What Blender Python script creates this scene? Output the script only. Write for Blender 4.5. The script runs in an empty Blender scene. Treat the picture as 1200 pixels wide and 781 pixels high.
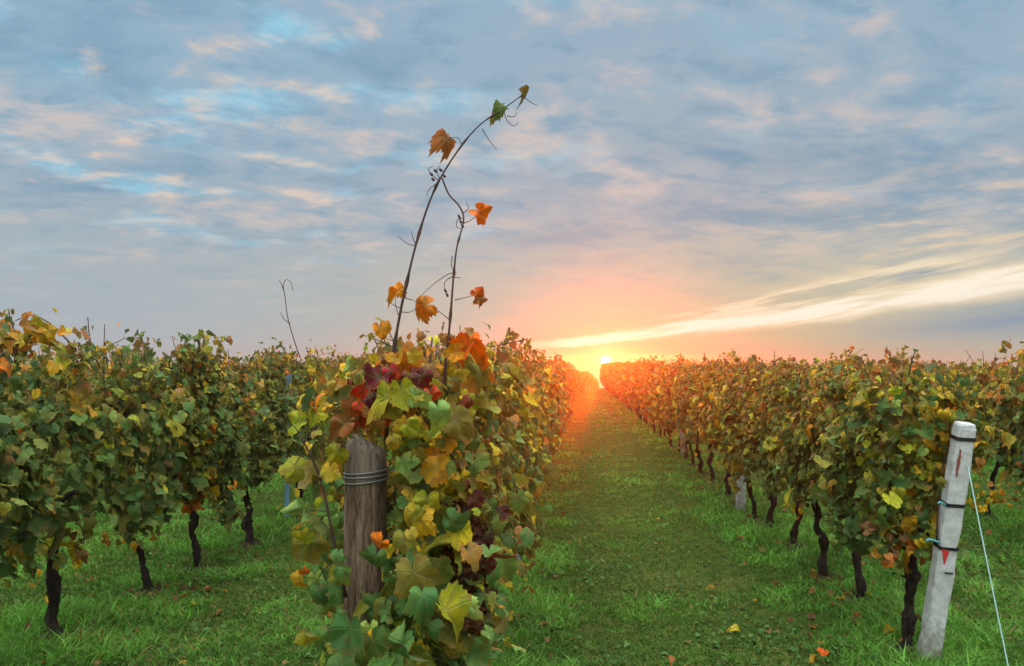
import bpy, math, random
import numpy as np
from mathutils import Vector, Matrix, Euler

R = math.radians
SC = bpy.context.scene
COL = SC.collection

def lin(r, g, b):
    f = lambda c: (c/255/12.92) if c/255 <= 0.04045 else ((c/255+0.055)/1.055)**2.4
    return (f(r), f(g), f(b), 1.0)

# ------------------------------------------------------------------ camera
EYE = Vector((0.0, 0.0, 1.70))
F_PX, CX, CY = 906.0, 600.0, 390.5          # focal length and centre in photograph pixels (1200 x 781)
YAW, PITCH = math.atan(80/906), math.atan(39.5/906)
cam_d = bpy.data.cameras.new('camera')
cam_d.sensor_width = 36.0
cam_d.lens = F_PX/1200*36.0
cam_d.clip_start, cam_d.clip_end = 0.05, 3000
cam = bpy.data.objects.new('camera', cam_d)
COL.objects.link(cam)
cam.location = EYE
cam.rotation_euler = Euler((math.pi/2+PITCH, 0, YAW), 'XYZ')
SC.camera = cam
CAM_M = cam.rotation_euler.to_matrix()

def ray(px, py):
    return (CAM_M @ Vector(((px-CX)/F_PX, -(py-CY)/F_PX, -1.0)))
def at(px, py, y):
    """world point seen at a photograph pixel, at distance y along the rows"""
    d = ray(px, py)
    return EYE + d*(y/d.y)
def azel(px, py):
    d = ray(px, py).normalized()
    return math.atan2(d.x, d.y), math.asin(d.z)

SUN_AZ, SUN_EL = azel(710, 424)
LAMP_EL = R(1.2)

# ------------------------------------------------------------------ exposure
SC.view_settings.view_transform = 'Standard'
SC.view_settings.look = 'None'
SC.view_settings.exposure = 0.0
SC.view_settings.gamma = 1.0
SC.view_settings.use_curve_mapping = False
SC.render.engine = 'CYCLES'
SC.cycles.use_denoising = True
SC.cycles.max_bounces = 7
SC.cycles.diffuse_bounces = 2
SC.cycles.transmission_bounces = 4
SC.cycles.transparent_max_bounces = 4
SC.cycles.volume_bounces = 0
SC.cycles.sample_clamp_indirect = 4.0
SC.cycles.caustics_reflective = False
SC.cycles.caustics_refractive = False

# ------------------------------------------------------------------ node helpers
class NB:
    def __init__(s, tree):
        s.t = tree; s.n = tree.nodes; s.l = tree.links
    def put(s, sock, v):
        if isinstance(v, bpy.types.NodeSocket): s.l.new(v, sock)
        elif v is not None:
            if hasattr(sock.default_value, '__len__') and not hasattr(v, '__len__'):
                sock.default_value = (v,)*len(sock.default_value)
            else: sock.default_value = v
    def m(s, op, a, b=None, c=None, clamp=False):
        n = s.n.new('ShaderNodeMath'); n.operation = op; n.use_clamp = clamp
        s.put(n.inputs[0], a)
        if b is not None: s.put(n.inputs[1], b)
        if c is not None: s.put(n.inputs[2], c)
        return n.outputs[0]
    def add(s, a, b): return s.m('ADD', a, b)
    def sub(s, a, b): return s.m('SUBTRACT', a, b)
    def mul(s, a, b): return s.m('MULTIPLY', a, b)
    def div(s, a, b): return s.m('DIVIDE', a, b)
    def step(s, x, a, b):          # smooth 0..1 between a and b (a may exceed b)
        n = s.n.new('ShaderNodeMapRange'); n.interpolation_type = 'SMOOTHSTEP'; n.clamp = True
        if not isinstance(a, bpy.types.NodeSocket) and not isinstance(b, bpy.types.NodeSocket) and a > b:
            s.put(n.inputs[0], x); s.put(n.inputs[1], b); s.put(n.inputs[2], a)
            n.inputs[3].default_value, n.inputs[4].default_value = 1, 0
        else:
            s.put(n.inputs[0], x); s.put(n.inputs[1], a); s.put(n.inputs[2], b)
        return n.outputs[0]
    def gauss(s, x, c, w):
        u = s.div(s.sub(x, c), w)
        return s.m('EXPONENT', s.mul(s.mul(u, u), -1.0))
    def mix(s, f, a, b, mode='MIX'):
        n = s.n.new('ShaderNodeMix'); n.data_type = 'RGBA'; n.blend_type = mode; n.clamp_factor = True
        s.put(n.inputs[0], f); s.put(n.inputs[6], a); s.put(n.inputs[7], b)
        return n.outputs[2]
    def comb(s, x, y, z=0.0):
        n = s.n.new('ShaderNodeCombineXYZ')
        s.put(n.inputs[0], x); s.put(n.inputs[1], y); s.put(n.inputs[2], z)
        return n.outputs[0]
    def noise(s, vec, scale, detail=4, rough=.55, dist=0.0, lac=2.0):
        n = s.n.new('ShaderNodeTexNoise')
        s.put(n.inputs['Vector'], vec)
        n.inputs['Scale'].default_value = scale; n.inputs['Detail'].default_value = detail
        n.inputs['Roughness'].default_value = rough; n.inputs['Distortion'].default_value = dist
        n.inputs['Lacunarity'].default_value = lac
        return n.outputs['Fac']
    def ramp(s, f, stops, interp='LINEAR'):
        n = s.n.new('ShaderNodeValToRGB'); n.color_ramp.interpolation = interp
        el = n.color_ramp.elements
        while len(el) < len(stops): el.new(0.5)
        for e, (p, c) in zip(el, stops): e.position = p; e.color = c
        s.put(n.inputs[0], f)
        return n.outputs[0]
    def attr(s, name, out='Fac'):
        n = s.n.new('ShaderNodeAttribute'); n.attribute_name = name
        return n.outputs[out]

# ------------------------------------------------------------------ sky
def build_world():
    w = bpy.data.worlds.new('World'); SC.world = w; w.use_nodes = True
    t = w.node_tree; t.nodes.clear(); b = NB(t)
    out = t.nodes.new('ShaderNodeOutputWorld'); bg = t.nodes.new('ShaderNodeBackground')
    bg.inputs['Strength'].default_value = 0.1
    t.links.new(bg.outputs[0], out.inputs[0])
    sky = t.nodes.new('ShaderNodeTexSky'); sky.sky_type = 'NISHITA'; sky.sun_disc = False
    sky.sun_elevation = LAMP_EL; sky.sun_rotation = SUN_AZ
    sky.air_density, sky.dust_density, sky.ozone_density = 1.0, 1.5, 1.5
    tc = t.nodes.new('ShaderNodeTexCoord')
    sep = t.nodes.new('ShaderNodeSeparateXYZ'); t.links.new(tc.outputs['Generated'], sep.inputs[0])
    x, y, z = sep.outputs
    az = b.m('ARCTAN2', x, y)
    el = b.m('ARCSINE', z)
    eld = b.mul(el, 180/math.pi)
    zp = b.add(b.m('MAXIMUM', z, -0.01), 0.16)
    u, v = b.div(x, zp), b.div(y, zp)
    # slightly tilted cloud-deck coordinates
    cu, cv = b.add(b.mul(u, .97), b.mul(v, .10)), b.sub(v, b.mul(u, .22))
    P = b.comb(b.mul(cu, .75), cv)
    n_big = b.noise(P, 0.75, 3, .5, .3)
    n_mid = b.noise(b.comb(b.mul(cu, .8), b.add(cv, 7.3)), 2.6, 6, .58, .3)
    n_fine = b.noise(b.comb(b.mul(cu, .9), b.add(cv, 13.7)), 6.0, 6, .6, .3)
    n_gap = b.noise(b.comb(b.mul(cu, .85), b.add(cv, 31.7)), 3.6, 6, .55, .4)
    # base: thin deck, peach at the horizon near the sun, blue grey above
    warm = b.ramp(b.div(eld, 30.0), [
        (0.0, lin(205, 174, 138)), (0.06, lin(206, 192, 152)), (0.13, lin(204, 199, 166)), (0.24, lin(197, 195, 178)),
        (0.38, lin(182, 185, 190)), (0.60, lin(164, 183, 198)), (1.0, lin(150, 180, 204))])
    cool = b.ramp(b.div(eld, 30.0), [
        (0.0, lin(192, 190, 192)), (0.06, lin(178, 187, 197)), (0.13, lin(172, 185, 197)), (0.24, lin(172, 185, 195)),
        (0.38, lin(162, 183, 199)), (0.60, lin(154, 185, 206)), (1.0, lin(150, 184, 208))])
    wf = b.add(b.mul(b.gauss(az, SUN_AZ+.12, .42), .95), 0.05)
    c = b.mix(wf, cool, warm)
    # pinkish lit undersides and dark blue-grey rolls
    up = b.step(eld, 4.0, 13.0)
    dark = b.mul(b.step(b.add(b.mul(n_big, .5), b.mul(n_mid, .5)), .49, .36), b.add(b.mul(up, .62), .10))
    c = b.mix(dark, c, lin(108, 152, 182))
    dark2 = b.mul(b.step(n_fine, .50, .33), b.add(b.mul(up, .42), .08))
    c = b.mix(dark2, c, lin(120, 160, 186))
    pink = b.mul(b.step(b.add(b.mul(n_mid, .55), b.mul(n_fine, .45)), .50, .66), b.add(b.mul(up, .55), .12))
    c = b.mix(pink, c, lin(232, 208, 194))
    # gaps of clear blue sky between the clouds, more of them up and left
    gapw = b.mul(b.step(az, .15, -.45), b.step(eld, 4.0, 15.0))
    gap = b.mul(b.step(n_gap, .50, .74), b.add(b.mul(gapw, .9), b.mul(up, .16)))
    c = b.mix(gap, c, lin(158, 214, 238))
    cream = b.mul(b.step(b.mul(n_fine, n_gap), .26, .42), b.mul(gapw, .75))
    c = b.mix(cream, c, lin(247, 217, 190))
    # small lit ripples low on the right
    rip = b.noise(b.comb(b.mul(az, 3.2), b.sub(b.mul(el, 26.0), b.mul(az, 1.2))), 2.4, 4, .55, .4)
    ripm = b.mul(b.step(rip, .53, .66), b.mul(b.step(az, .12, .42), b.mul(b.step(eld, 2.0, 5.0), b.step(eld, 15.0, 9.0))))
    c = b.mix(b.mul(ripm, .50), c, lin(250, 219, 182))
    ripd = b.mul(b.step(rip, .47, .33), b.mul(b.step(az, .10, .40), b.mul(b.step(eld, 2.0, 4.5), b.step(eld, 14.0, 8.0))))
    c = b.mix(b.mul(ripd, .6), c, lin(140, 166, 184))
    # long bright band of lit cloud climbing to the right
    a0, e0 = azel(640, 405); a1, e1 = azel(900, 374); a2, e2 = azel(1200, 326)
    s1, s2 = (e1-e0)/(a1-a0), (e2-e1)/(a2-a1)
    cen = b.add(b.add(e0, b.mul(b.sub(az, a0), s1)), b.mul(b.m('MAXIMUM', b.sub(az, a1), 0.0), s2-s1))
    wob = b.noise(b.comb(b.mul(az, 5.0), b.mul(el, 16.0)), 1.6, 4, .6, .5)
    wob2 = b.noise(b.comb(b.mul(az, 4.0), b.sub(b.mul(el, 50.0), b.mul(az, 9.0))), 2.0, 4, .55, .3)
    half = b.add(.0055, b.mul(b.m('MAXIMUM', b.sub(az, a0), 0.0), .025))
    dd = b.div(b.sub(b.add(el, b.mul(b.sub(wob, .5), .020)), cen), half)
    core = b.step(b.m('EXPONENT', b.mul(b.mul(dd, dd), -1.0)), .16, .86)
    # a thinner torn branch above it
    dd2 = b.div(b.sub(b.add(el, b.mul(b.sub(wob, .5), .03)), b.add(cen, b.add(.004, b.mul(b.sub(az, a0), .055)))), b.mul(half, .9))
    br = b.mul(b.m('EXPONENT', b.mul(b.mul(dd2, dd2), -1.0)), b.mul(b.step(wob2, .42, .62), b.mul(b.step(az, a0+.10, a0+.25), b.step(az, a0+.62, a0+.35))))
    inband = b.mul(b.step(az, a0-.06, a0+.05), b.step(az, 1.1, .75))
    band = b.mul(b.m('MAXIMUM', b.mul(core, b.add(.50, b.mul(b.step(wob2, .34, .54), .50))), b.mul(br, .8)), inband)
    c = b.mix(b.mul(b.m('POWER', band, 1.6), .98), b.mix(b.mul(b.m('POWER', band, .6), .8), c, lin(255, 226, 176)), (1.06, .97, .80, 1))
    # blue-grey bank under the band, at the right
    bank = b.mul(b.gauss(el, b.sub(cen, b.mul(half, 2.3)), b.add(.002, b.mul(half, 1.0))), b.step(az, .25, .50))
    c = b.mix(b.mul(bank, b.add(.55, b.mul(wob2, .6))), c, lin(142, 163, 180))
    # thin bright slot just over the horizon beside the sun
    slot = b.mul(b.gauss(el, b.add(azel(700, 419)[1], b.mul(b.sub(wob, .5), .004)), .0042), b.gauss(az, SUN_AZ+.03, .10))
    c = b.mix(b.mul(slot, .6), c, lin(255, 224, 158))
    # below the horizon: pale pink far air
    c = b.mix(b.step(eld, -0.1, -0.9), c, lin(247, 196, 160))
    # aureole and the sun itself
    da, de = b.sub(az, SUN_AZ), b.sub(el, SUN_EL)
    rr = b.m('SQRT', b.add(b.mul(da, da), b.mul(de, de)))
    rw = b.m('SQRT', b.add(b.mul(b.mul(da, da), .35), b.mul(de, de)))
    aur = b.m('EXPONENT', b.mul(rw, -26.0))
    c = b.mix(b.mul(aur, .12), c, lin(255, 200, 120))
    def addc(c, f, col): return b.mix(1.0, c, b.mix(f, (0, 0, 0, 1), col), 'ADD')
    disc = b.m('POWER', b.step(rr, .0100, .0), 1.6)
    c = addc(c, b.m('EXPONENT', b.mul(rr, -85.0)), (.75, .55, .30, 1))
    c = addc(c, disc, (14, 10, 4.5, 1))
    # unseen sky overhead and behind the camera: brightened, greyed fill added for the foreground
    c = b.mix(b.mul(b.m('MAXIMUM', b.step(eld, 30, 60), b.step(y, .2, -.4)), .75), c, lin(188, 190, 186))
    over = b.add(1.0, b.add(b.mul(b.step(eld, 30, 72), 8.0), b.mul(b.mul(b.step(y, .15, -.6), b.step(eld, 5, 35)), 3.6)))
    c = b.mix(1.0, c, over, 'MULTIPLY')
    # clear-sky light from the sky texture under the cloud deck
    k = b.mix(1.0, c, (9.3, 9.3, 9.3, 1), 'MULTIPLY')
    k = b.mix(1.0, k, b.mix(1.0, sky.outputs[0], (.05, .05, .05, 1), 'MULTIPLY'), 'ADD')
    t.links.new(k, bg.inputs['Color'])
build_world()

# ------------------------------------------------------------------ sun
sl = bpy.data.lights.new('sun', 'SUN'); sl.energy = 2.4; sl.angle = R(0.6); sl.color = (1.0, .085, .010)
so = bpy.data.objects.new('sun', sl); COL.objects.link(so)
so.location = (2, 60, 12)
sd = Vector((math.sin(SUN_AZ)*math.cos(LAMP_EL), math.cos(SUN_AZ)*math.cos(LAMP_EL), math.sin(LAMP_EL)))
so.rotation_euler = sd.to_track_quat('Z', 'Y').to_euler()

# ------------------------------------------------------------------ materials
def new_mat(name):
    m = bpy.data.materials.new(name); m.use_nodes = True
    t = m.node_tree; t.nodes.clear(); b = NB(t)
    out = t.nodes.new('ShaderNodeOutputMaterial')
    return m, t, b, out
def principled(t, b, color, rough=.7, spec=.3, normal=None):
    p = t.nodes.new('ShaderNodeBsdfPrincipled')
    b.put(p.inputs['Base Color'], color); b.put(p.inputs['Roughness'], rough)
    p.inputs['Specular IOR Level'].default_value = spec
    if normal is not None: t.links.new(normal, p.inputs['Normal'])
    return p
def bump(t, b, h, strength, dist=.01):
    n = t.nodes.new('ShaderNodeBump'); n.inputs['Strength'].default_value = strength; n.inputs['Distance'].default_value = dist
    t.links.new(h, n.inputs['Height']); return n.outputs[0]
def wpos(t):
    return t.nodes.new('ShaderNodeNewGeometry').outputs['Position']
def opos(t):
    return t.nodes.new('ShaderNodeTexCoord').outputs['Object']

def mat_leaf():
    m, t, b, out = new_mat('vine_leaf')
    col = b.attr('leaf_colour', 'Color')
    uvn = t.nodes.new('ShaderNodeUVMap'); uvn.uv_map = 'leaf'
    s = t.nodes.new('ShaderNodeSeparateXYZ'); t.links.new(uvn.outputs[0], s.inputs[0])
    u, v = s.outputs[0], s.outputs[1]
    r = b.m('SQRT', b.add(b.mul(u, u), b.mul(v, v)))
    th = b.m('ARCTAN2', u, v)
    fold = b.m('PINGPONG', th, R(27.0))
    vd = b.mul(r, b.m('SINE', fold))
    vein = b.mul(b.step(vd, .034, .010), b.step(r, .95, .3))
    sec = b.m('PINGPONG', b.add(b.mul(vd, 5.5), b.mul(r, 5.5)), .5)
    vein2 = b.mul(b.step(sec, .10, .03), .35)
    veins = b.m('MAXIMUM', vein, vein2)
    oi = t.nodes.new('ShaderNodeObjectInfo')
    wp = wpos(t)
    n1 = b.noise(wp, 34.0, 3, .6)
    n0 = b.noise(wp, 15.0, 2, .5)
    n2 = b.noise(wp, 130.0, 2, .5)
    hsv = t.nodes.new('ShaderNodeHueSaturation'); hsv.inputs['Saturation'].default_value = 1.10
    b.put(hsv.inputs['Hue'], b.add(.488, b.mul(oi.outputs['Random'], .022)))
    b.put(hsv.inputs['Value'], b.add(1.06, b.mul(oi.outputs['Random'], .26)))
    b.put(hsv.inputs['Color'], col)
    c = hsv.outputs[0]
    gv = b.mul(b.mul(b.step(b.add(vd, b.mul(b.sub(n1, .5), .12)), .17, .02), b.step(r, 1.05, .4)), .55)
    c = b.mix(gv, c, b.mix(.55, c, (.055, .11, .022, 1)))
    # yellowing towards the rim, brown scorched spots, paler veins: the leaf's own colours
    rim = b.mul(b.step(b.add(r, b.mul(b.sub(n1, .5), 1.1)), .60, .98), .68)
    c = b.mix(rim, c, b.mix(.6, c, (.27, .155, .04, 1)))
    c = b.mix(b.mul(b.step(n0, .48, .62), .5), c, b.mix(1.0, c, (1.5, 1.1, .7, 1), 'MULTIPLY'))
    c = b.mix(b.mul(b.step(n0, .50, .36), .5), c, b.mix(1.0, c, (.62, .80, .8, 1), 'MULTIPLY'))
    spots = b.mul(b.step(b.add(b.mul(n1, .6), b.mul(n2, .4)), .545, .60), .75)
    c = b.mix(spots, c, b.mix(.65, c, (.13, .06, .025, 1)))
    c = b.mix(b.mul(veins, .16), c, b.mix(.5, c, (.42, .42, .20, 1)))
    geo = t.nodes.new('ShaderNodeNewGeometry')
    under = b.mix(.22, c, (.24, .28, .17, 1))
    c = b.mix(geo.outputs['Backfacing'], c, under)
    h = b.add(b.mul(veins, -1.0), b.mul(n1, .6))
    p = principled(t, b, c, .58, .18, bump(t, b, h, .6, .005))
    tr = t.nodes.new('ShaderNodeBsdfTranslucent')
    t.links.new(b.mix(1.0, c, (1.25, 1.15, .75, 1), 'MULTIPLY'), tr.inputs[0])
    mx = t.nodes.new('ShaderNodeMixShader'); mx.inputs[0].default_value = .22
    t.links.new(p.outputs[0], mx.inputs[1]); t.links.new(tr.outputs[0], mx.inputs[2])
    t.links.new(mx.outputs[0], out.inputs[0])
    return m
def mat_bark():
    m, t, b, out = new_mat('vine_bark')
    p = opos(t)
    mp = t.nodes.new('ShaderNodeMapping'); mp.inputs['Scale'].default_value = (1, 1, .22); t.links.new(p, mp.inputs[0])
    n = b.noise(mp.outputs[0], 70, 5, .65, .6); n2 = b.noise(p, 12, 3)
    c = b.ramp(n, [(.3, (.008, .006, .005, 1)), (.55, (.026, .019, .015, 1)), (.75, (.075, .058, .046, 1))])
    c = b.mix(b.mul(b.step(n2, .55, .7), .5), c, (.06, .065, .035, 1))
    pr = principled(t, b, c, .9, .15, bump(t, b, n, .9, .012))
    t.links.new(pr.outputs[0], out.inputs[0]); return m
def mat_cane():
    m, t, b, out = new_mat('vine_cane')
    n = b.noise(opos(t), 60, 3)
    c = b.ramp(n, [(.3, (.025, .012, .009, 1)), (.7, (.075, .036, .022, 1))])
    pr = principled(t, b, c, .65, .3); t.links.new(pr.outputs[0], out.inputs[0]); return m
def mat_wood():
    m, t, b, out = new_mat('weathered_wood')
    p = opos(t)
    mp = t.nodes.new('ShaderNodeMapping'); mp.inputs['Scale'].default_value = (1, 1, .13); t.links.new(p, mp.inputs[0])
    n = b.noise(mp.outputs[0], 120, 8, .72, .25); n2 = b.noise(mp.outputs[0], 24, 3, .6, .3); n3 = b.noise(p, 9, 3)
    c = b.ramp(b.add(b.mul(n, .65), b.mul(n2, .35)), [(.36, (.018, .011, .007, 1)), (.45, (.082, .051, .031, 1)), (.55, (.175, .118, .075, 1)), (.66, (.32, .24, .165, 1))])
    c = b.mix(b.mul(b.step(n3, .52, .68), .55), c, (.10, .10, .05, 1))
    sz = t.nodes.new('ShaderNodeSeparateXYZ'); t.links.new(p, sz.inputs[0])
    c = b.mix(b.mul(b.step(b.add(sz.outputs[2], b.mul(n3, .08)), 1.38, 1.46), .55), c, b.mix(n, (.15, .115, .085, 1), (.40, .34, .27, 1)))
    cr = b.step(n, .42, .35)
    c = b.mix(b.mul(cr, .8), c, (.03, .02, .015, 1))
    pr = principled(t, b, c, .88, .2, bump(t, b, n, .8, .006)); t.links.new(pr.outputs[0], out.inputs[0]); return m
def mat_concrete(tone=1.0):
    m, t, b, out = new_mat('weathered_concrete')
    p = opos(t)
    n = b.noise(p, 26, 5, .65); n2 = b.noise(p, 160, 3, .6)
    mp = t.nodes.new('ShaderNodeMapping'); mp.inputs['Scale'].default_value = (1, 1, .12); t.links.new(p, mp.inputs[0])
    st = b.noise(mp.outputs[0], 45, 4, .6)
    c = b.ramp(n, [(.3, (.44*tone, .44*tone, .43*tone, 1)), (.7, (.66*tone, .66*tone, .64*tone, 1))])
    c = b.mix(b.mul(b.step(n2, .58, .72), .6), c, (.22, .22, .20, 1))
    c = b.mix(b.mul(b.step(st, .55, .70), .45), c, (.30, .27, .21, 1))
    sz = t.nodes.new('ShaderNodeSeparateXYZ'); t.links.new(p, sz.inputs[0])
    low = b.mul(b.step(b.add(sz.outputs[2], b.mul(b.sub(n, .5), .5)), .38, .0), .75)
    c = b.mix(low, c, (.13, .12, .07, 1))
    pr = principled(t, b, c, .9, .25, bump(t, b, b.add(n, b.mul(n2, .5)), .5, .006)); t.links.new(pr.outputs[0], out.inputs[0]); return m
def mat_plain(name, col, rough=.6, metal=0.0, var=.25, scale=60):
    m, t, b, out = new_mat(name)
    n = b.noise(opos(t), scale, 3)
    c = b.mix(b.mul(n, var*2), tuple(x*(1+var*.5) for x in col[:3])+(1,), tuple(x*(1-var) for x in col[:3])+(1,))
    pr = principled(t, b, c, rough, .4); pr.inputs['Metallic'].default_value = metal
    t.links.new(pr.outputs[0], out.inputs[0]); return m
def mat_ground():
    m, t, b, out = new_mat('vineyard_soil_and_turf')
    p = wpos(t)
    s = t.nodes.new('ShaderNodeSeparateXYZ'); t.links.new(p, s.inputs[0])
    n = b.noise(p, .9, 5, .6); n2 = b.noise(p, 7.0, 5, .65); n3 = b.noise(p, 45, 3, .6)
    c = b.ramp(b.add(b.mul(n2, .6), b.mul(n3, .4)), [(.32, (.020, .026, .008, 1)), (.5, (.050, .078, .014, 1)), (.68, (.095, .14, .024, 1))])
    c = b.mix(b.mul(b.step(n, .52, .66), .6), c, (.10, .10, .024, 1))
    # brown strip of bare earth and leaf litter along each row of vines
    xr = b.m('PINGPONG', b.sub(s.outputs[0], 1.93), 1.29)
    strip = b.mul(b.step(b.add(xr, b.mul(b.sub(n2, .5), .7)), .30, .06), b.step(n, .42, .56))
    c = b.mix(b.mul(strip, .7), c, b.ramp(n3, [(.3, (.05, .034, .02, 1)), (.7, (.16, .11, .06, 1))]))
    pr = principled(t, b, c, 1.0, .02, bump(t, b, b.add(n2, b.mul(n3, .7)), .8, .05)); t.links.new(pr.outputs[0], out.inputs[0]); return m
def mat_grass():
    m, t, b, out = new_mat('grass_blade')
    col = b.attr('leaf_colour', 'Color')
    p = wpos(t)
    n = b.noise(p, 1.3, 4, .6)
    c = b.mix(b.mul(b.step(n, .5, .68), .25), col, (.12, .14, .035, 1))
    pr = principled(t, b, c, .7, .08)
    tr = t.nodes.new('ShaderNodeBsdfTranslucent'); t.links.new(b.mix(1.0, c, (1.1, 1.2, .7, 1), 'MULTIPLY'), tr.inputs[0])
    mx = t.nodes.new('ShaderNodeMixShader'); mx.inputs[0].default_value = .35
    t.links.new(pr.outputs[0], mx.inputs[1]); t.links.new(tr.outputs[0], mx.inputs[2]); t.links.new(mx.outputs[0], out.inputs[0]); return m

def mat_soil():
    m, t, b, out = new_mat('bare_earth')
    p = wpos(t); n = b.noise(p, 60, 5, .7); n2 = b.noise(p, 9, 3)
    c = b.ramp(b.add(b.mul(n, .7), b.mul(n2, .3)), [(.35, (.022, .015, .009, 1)), (.55, (.07, .048, .03, 1)), (.7, (.15, .11, .07, 1))])
    pr = principled(t, b, c, 1.0, .03, bump(t, b, n, 1.0, .03)); t.links.new(pr.outputs[0], out.inputs[0]); return m

M = dict(soil=mat_soil(), leaf=mat_leaf(), bark=mat_bark(), cane=mat_cane(), wood=mat_wood(), concrete=mat_concrete(.90), ground=mat_ground(), grass=mat_grass(),
         strap=mat_plain('black_strap', (.012, .012, .013), .5), wire=mat_plain('galvanised_wire', (.20, .22, .21), .5, .5),
         rope=mat_plain('pale_green_wire', (.24, .37, .34), .6), red=mat_plain('red_plastic', (.50, .035, .035), .5, var=.15),
         blue=mat_plain('blue_painted_steel', (.16, .30, .42), .55), teal=mat_plain('teal_twine', (.08, .30, .34), .7),
         rust=mat_plain('rust_stain', (.22, .06, .04), .9))

# ------------------------------------------------------------------ mesh helpers
class MB:
    """collects geometry for ONE mesh object"""
    def __init__(s): s.v, s.f, s.c, s.uv, s.mi, s.n = [], [], [], [], [], 0
    def add(s, verts, faces, col=(1, 1, 1), uv=None, mi=0):
        """faces: list of int arrays (k, nverts)"""
        verts = np.asarray(verts, np.float32).reshape(-1, 3); n = len(verts)
        s.v.append(verts)
        col = np.asarray(col, np.float32)
        if col.ndim == 1: col = np.tile(col, (n, 1))
        s.c.append(col)
        s.uv.append(np.zeros((n, 2), np.float32) if uv is None else np.asarray(uv, np.float32))
        for fa in faces:
            fa = np.asarray(fa, np.int64)
            if len(fa): s.f.append((fa+s.n, mi))
        s.n += n
    def mesh(s, name, mats, smooth=True):
        me = bpy.data.meshes.new(name)
        V = np.concatenate(s.v); C = np.concatenate(s.c); U = np.concatenate(s.uv)
        loops = np.concatenate([f.ravel() for f, _ in s.f])
        tot = np.concatenate([np.full(len(f), f.shape[1], np.int32) for f, _ in s.f])
        mi = np.concatenate([np.full(len(f), k, np.int32) for f, k in s.f])
        start = np.concatenate(([0], np.cumsum(tot)[:-1])).astype(np.int32)
        me.vertices.add(len(V)); me.vertices.foreach_set('co', V.ravel())
        me.loops.add(len(loops)); me.loops.foreach_set('vertex_index', loops.astype(np.int32))
        me.polygons.add(len(tot)); me.polygons.foreach_set('loop_start', start)
        me.polygons.foreach_set('material_index', mi)
        me.polygons.foreach_set('use_smooth', np.full(len(tot), smooth, bool))
        me.update(calc_edges=True)
        at_ = me.color_attributes.new('leaf_colour', 'FLOAT_COLOR', 'POINT')
        at_.data.foreach_set('color', np.concatenate([C, np.ones((len(C), 1), np.float32)], 1).ravel())
        ul = me.uv_layers.new(name='leaf'); ul.data.foreach_set('uv', U[loops].ravel())
        for m in mats: me.materials.append(m)
        me.validate()
        return me
def obj(name, mesh, parent=None, loc=(0, 0, 0), rz=0.0):
    o = bpy.data.objects.new(name, mesh); COL.objects.link(o)
    o.location = loc; o.rotation_euler = (0, 0, rz)
    if parent is not None: o.parent = parent
    return o
def tag(o, label=None, cat=None, group=None, kind=None):
    if label: o['label'] = label
    if cat: o['category'] = cat
    if group: o['group'] = group
    if kind: o['kind'] = kind
    return o
def copy_tree(o, parent=None):
    c = o.copy(); COL.objects.link(c); c.parent = parent
    for ch in o.children: copy_tree(ch, c)
    return c

def tube(mb, pts, rad, sides=8, jit=0.0, rng=None, mi=0, cap=True):
    pts = np.asarray(pts, float); n = len(pts); rad = np.broadcast_to(np.asarray(rad, float), (n,))
    tan = np.gradient(pts, axis=0); tan /= np.linalg.norm(tan, axis=1)[:, None]+1e-9
    ref = np.array([1.0, 0.13, 0.07]) if abs(tan[0][0]) < .8 else np.array([0.05, 1.0, .1])
    out = []
    a = np.linspace(0, 2*math.pi, sides, endpoint=False)
    for i in range(n):
        x = ref-tan[i]*np.dot(ref, tan[i]); x /= np.linalg.norm(x); y = np.cross(tan[i], x); ref = x
        r = rad[i]*np.ones(sides)
        if jit: r = r*(1+jit*rng.normal(size=sides))
        out.append(pts[i]+np.outer(np.cos(a)*r, x)+np.outer(np.sin(a)*r, y))
    V = np.concatenate(out); k = np.arange(sides); k2 = (k+1) % sides
    F = np.concatenate([np.stack([i*sides+k, i*sides+k2, (i+1)*sides+k2, (i+1)*sides+k], 1) for i in range(n-1)])
    fs = [F]
    if cap:
        fs += [np.arange(sides)[None, ::-1], (np.arange(sides)+(n-1)*sides)[None]]
    mb.add(V, fs, mi=mi)
def spline(pts, n):
    """smooth curve through points"""
    pts = np.asarray(pts, float); k = len(pts)
    P = np.concatenate([[2*pts[0]-pts[1]], pts, [2*pts[-1]-pts[-2]]])
    t = np.linspace(0, k-1-1e-6, n); i = t.astype(int); f = (t-i)[:, None]
    p0, p1, p2, p3 = P[i], P[i+1], P[i+2], P[i+3]
    return .5*((2*p1)+(-p0+p2)*f+(2*p0-5*p1+4*p2-p3)*f*f+(-p0+3*p1-3*p2+p3)*f**3)

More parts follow.
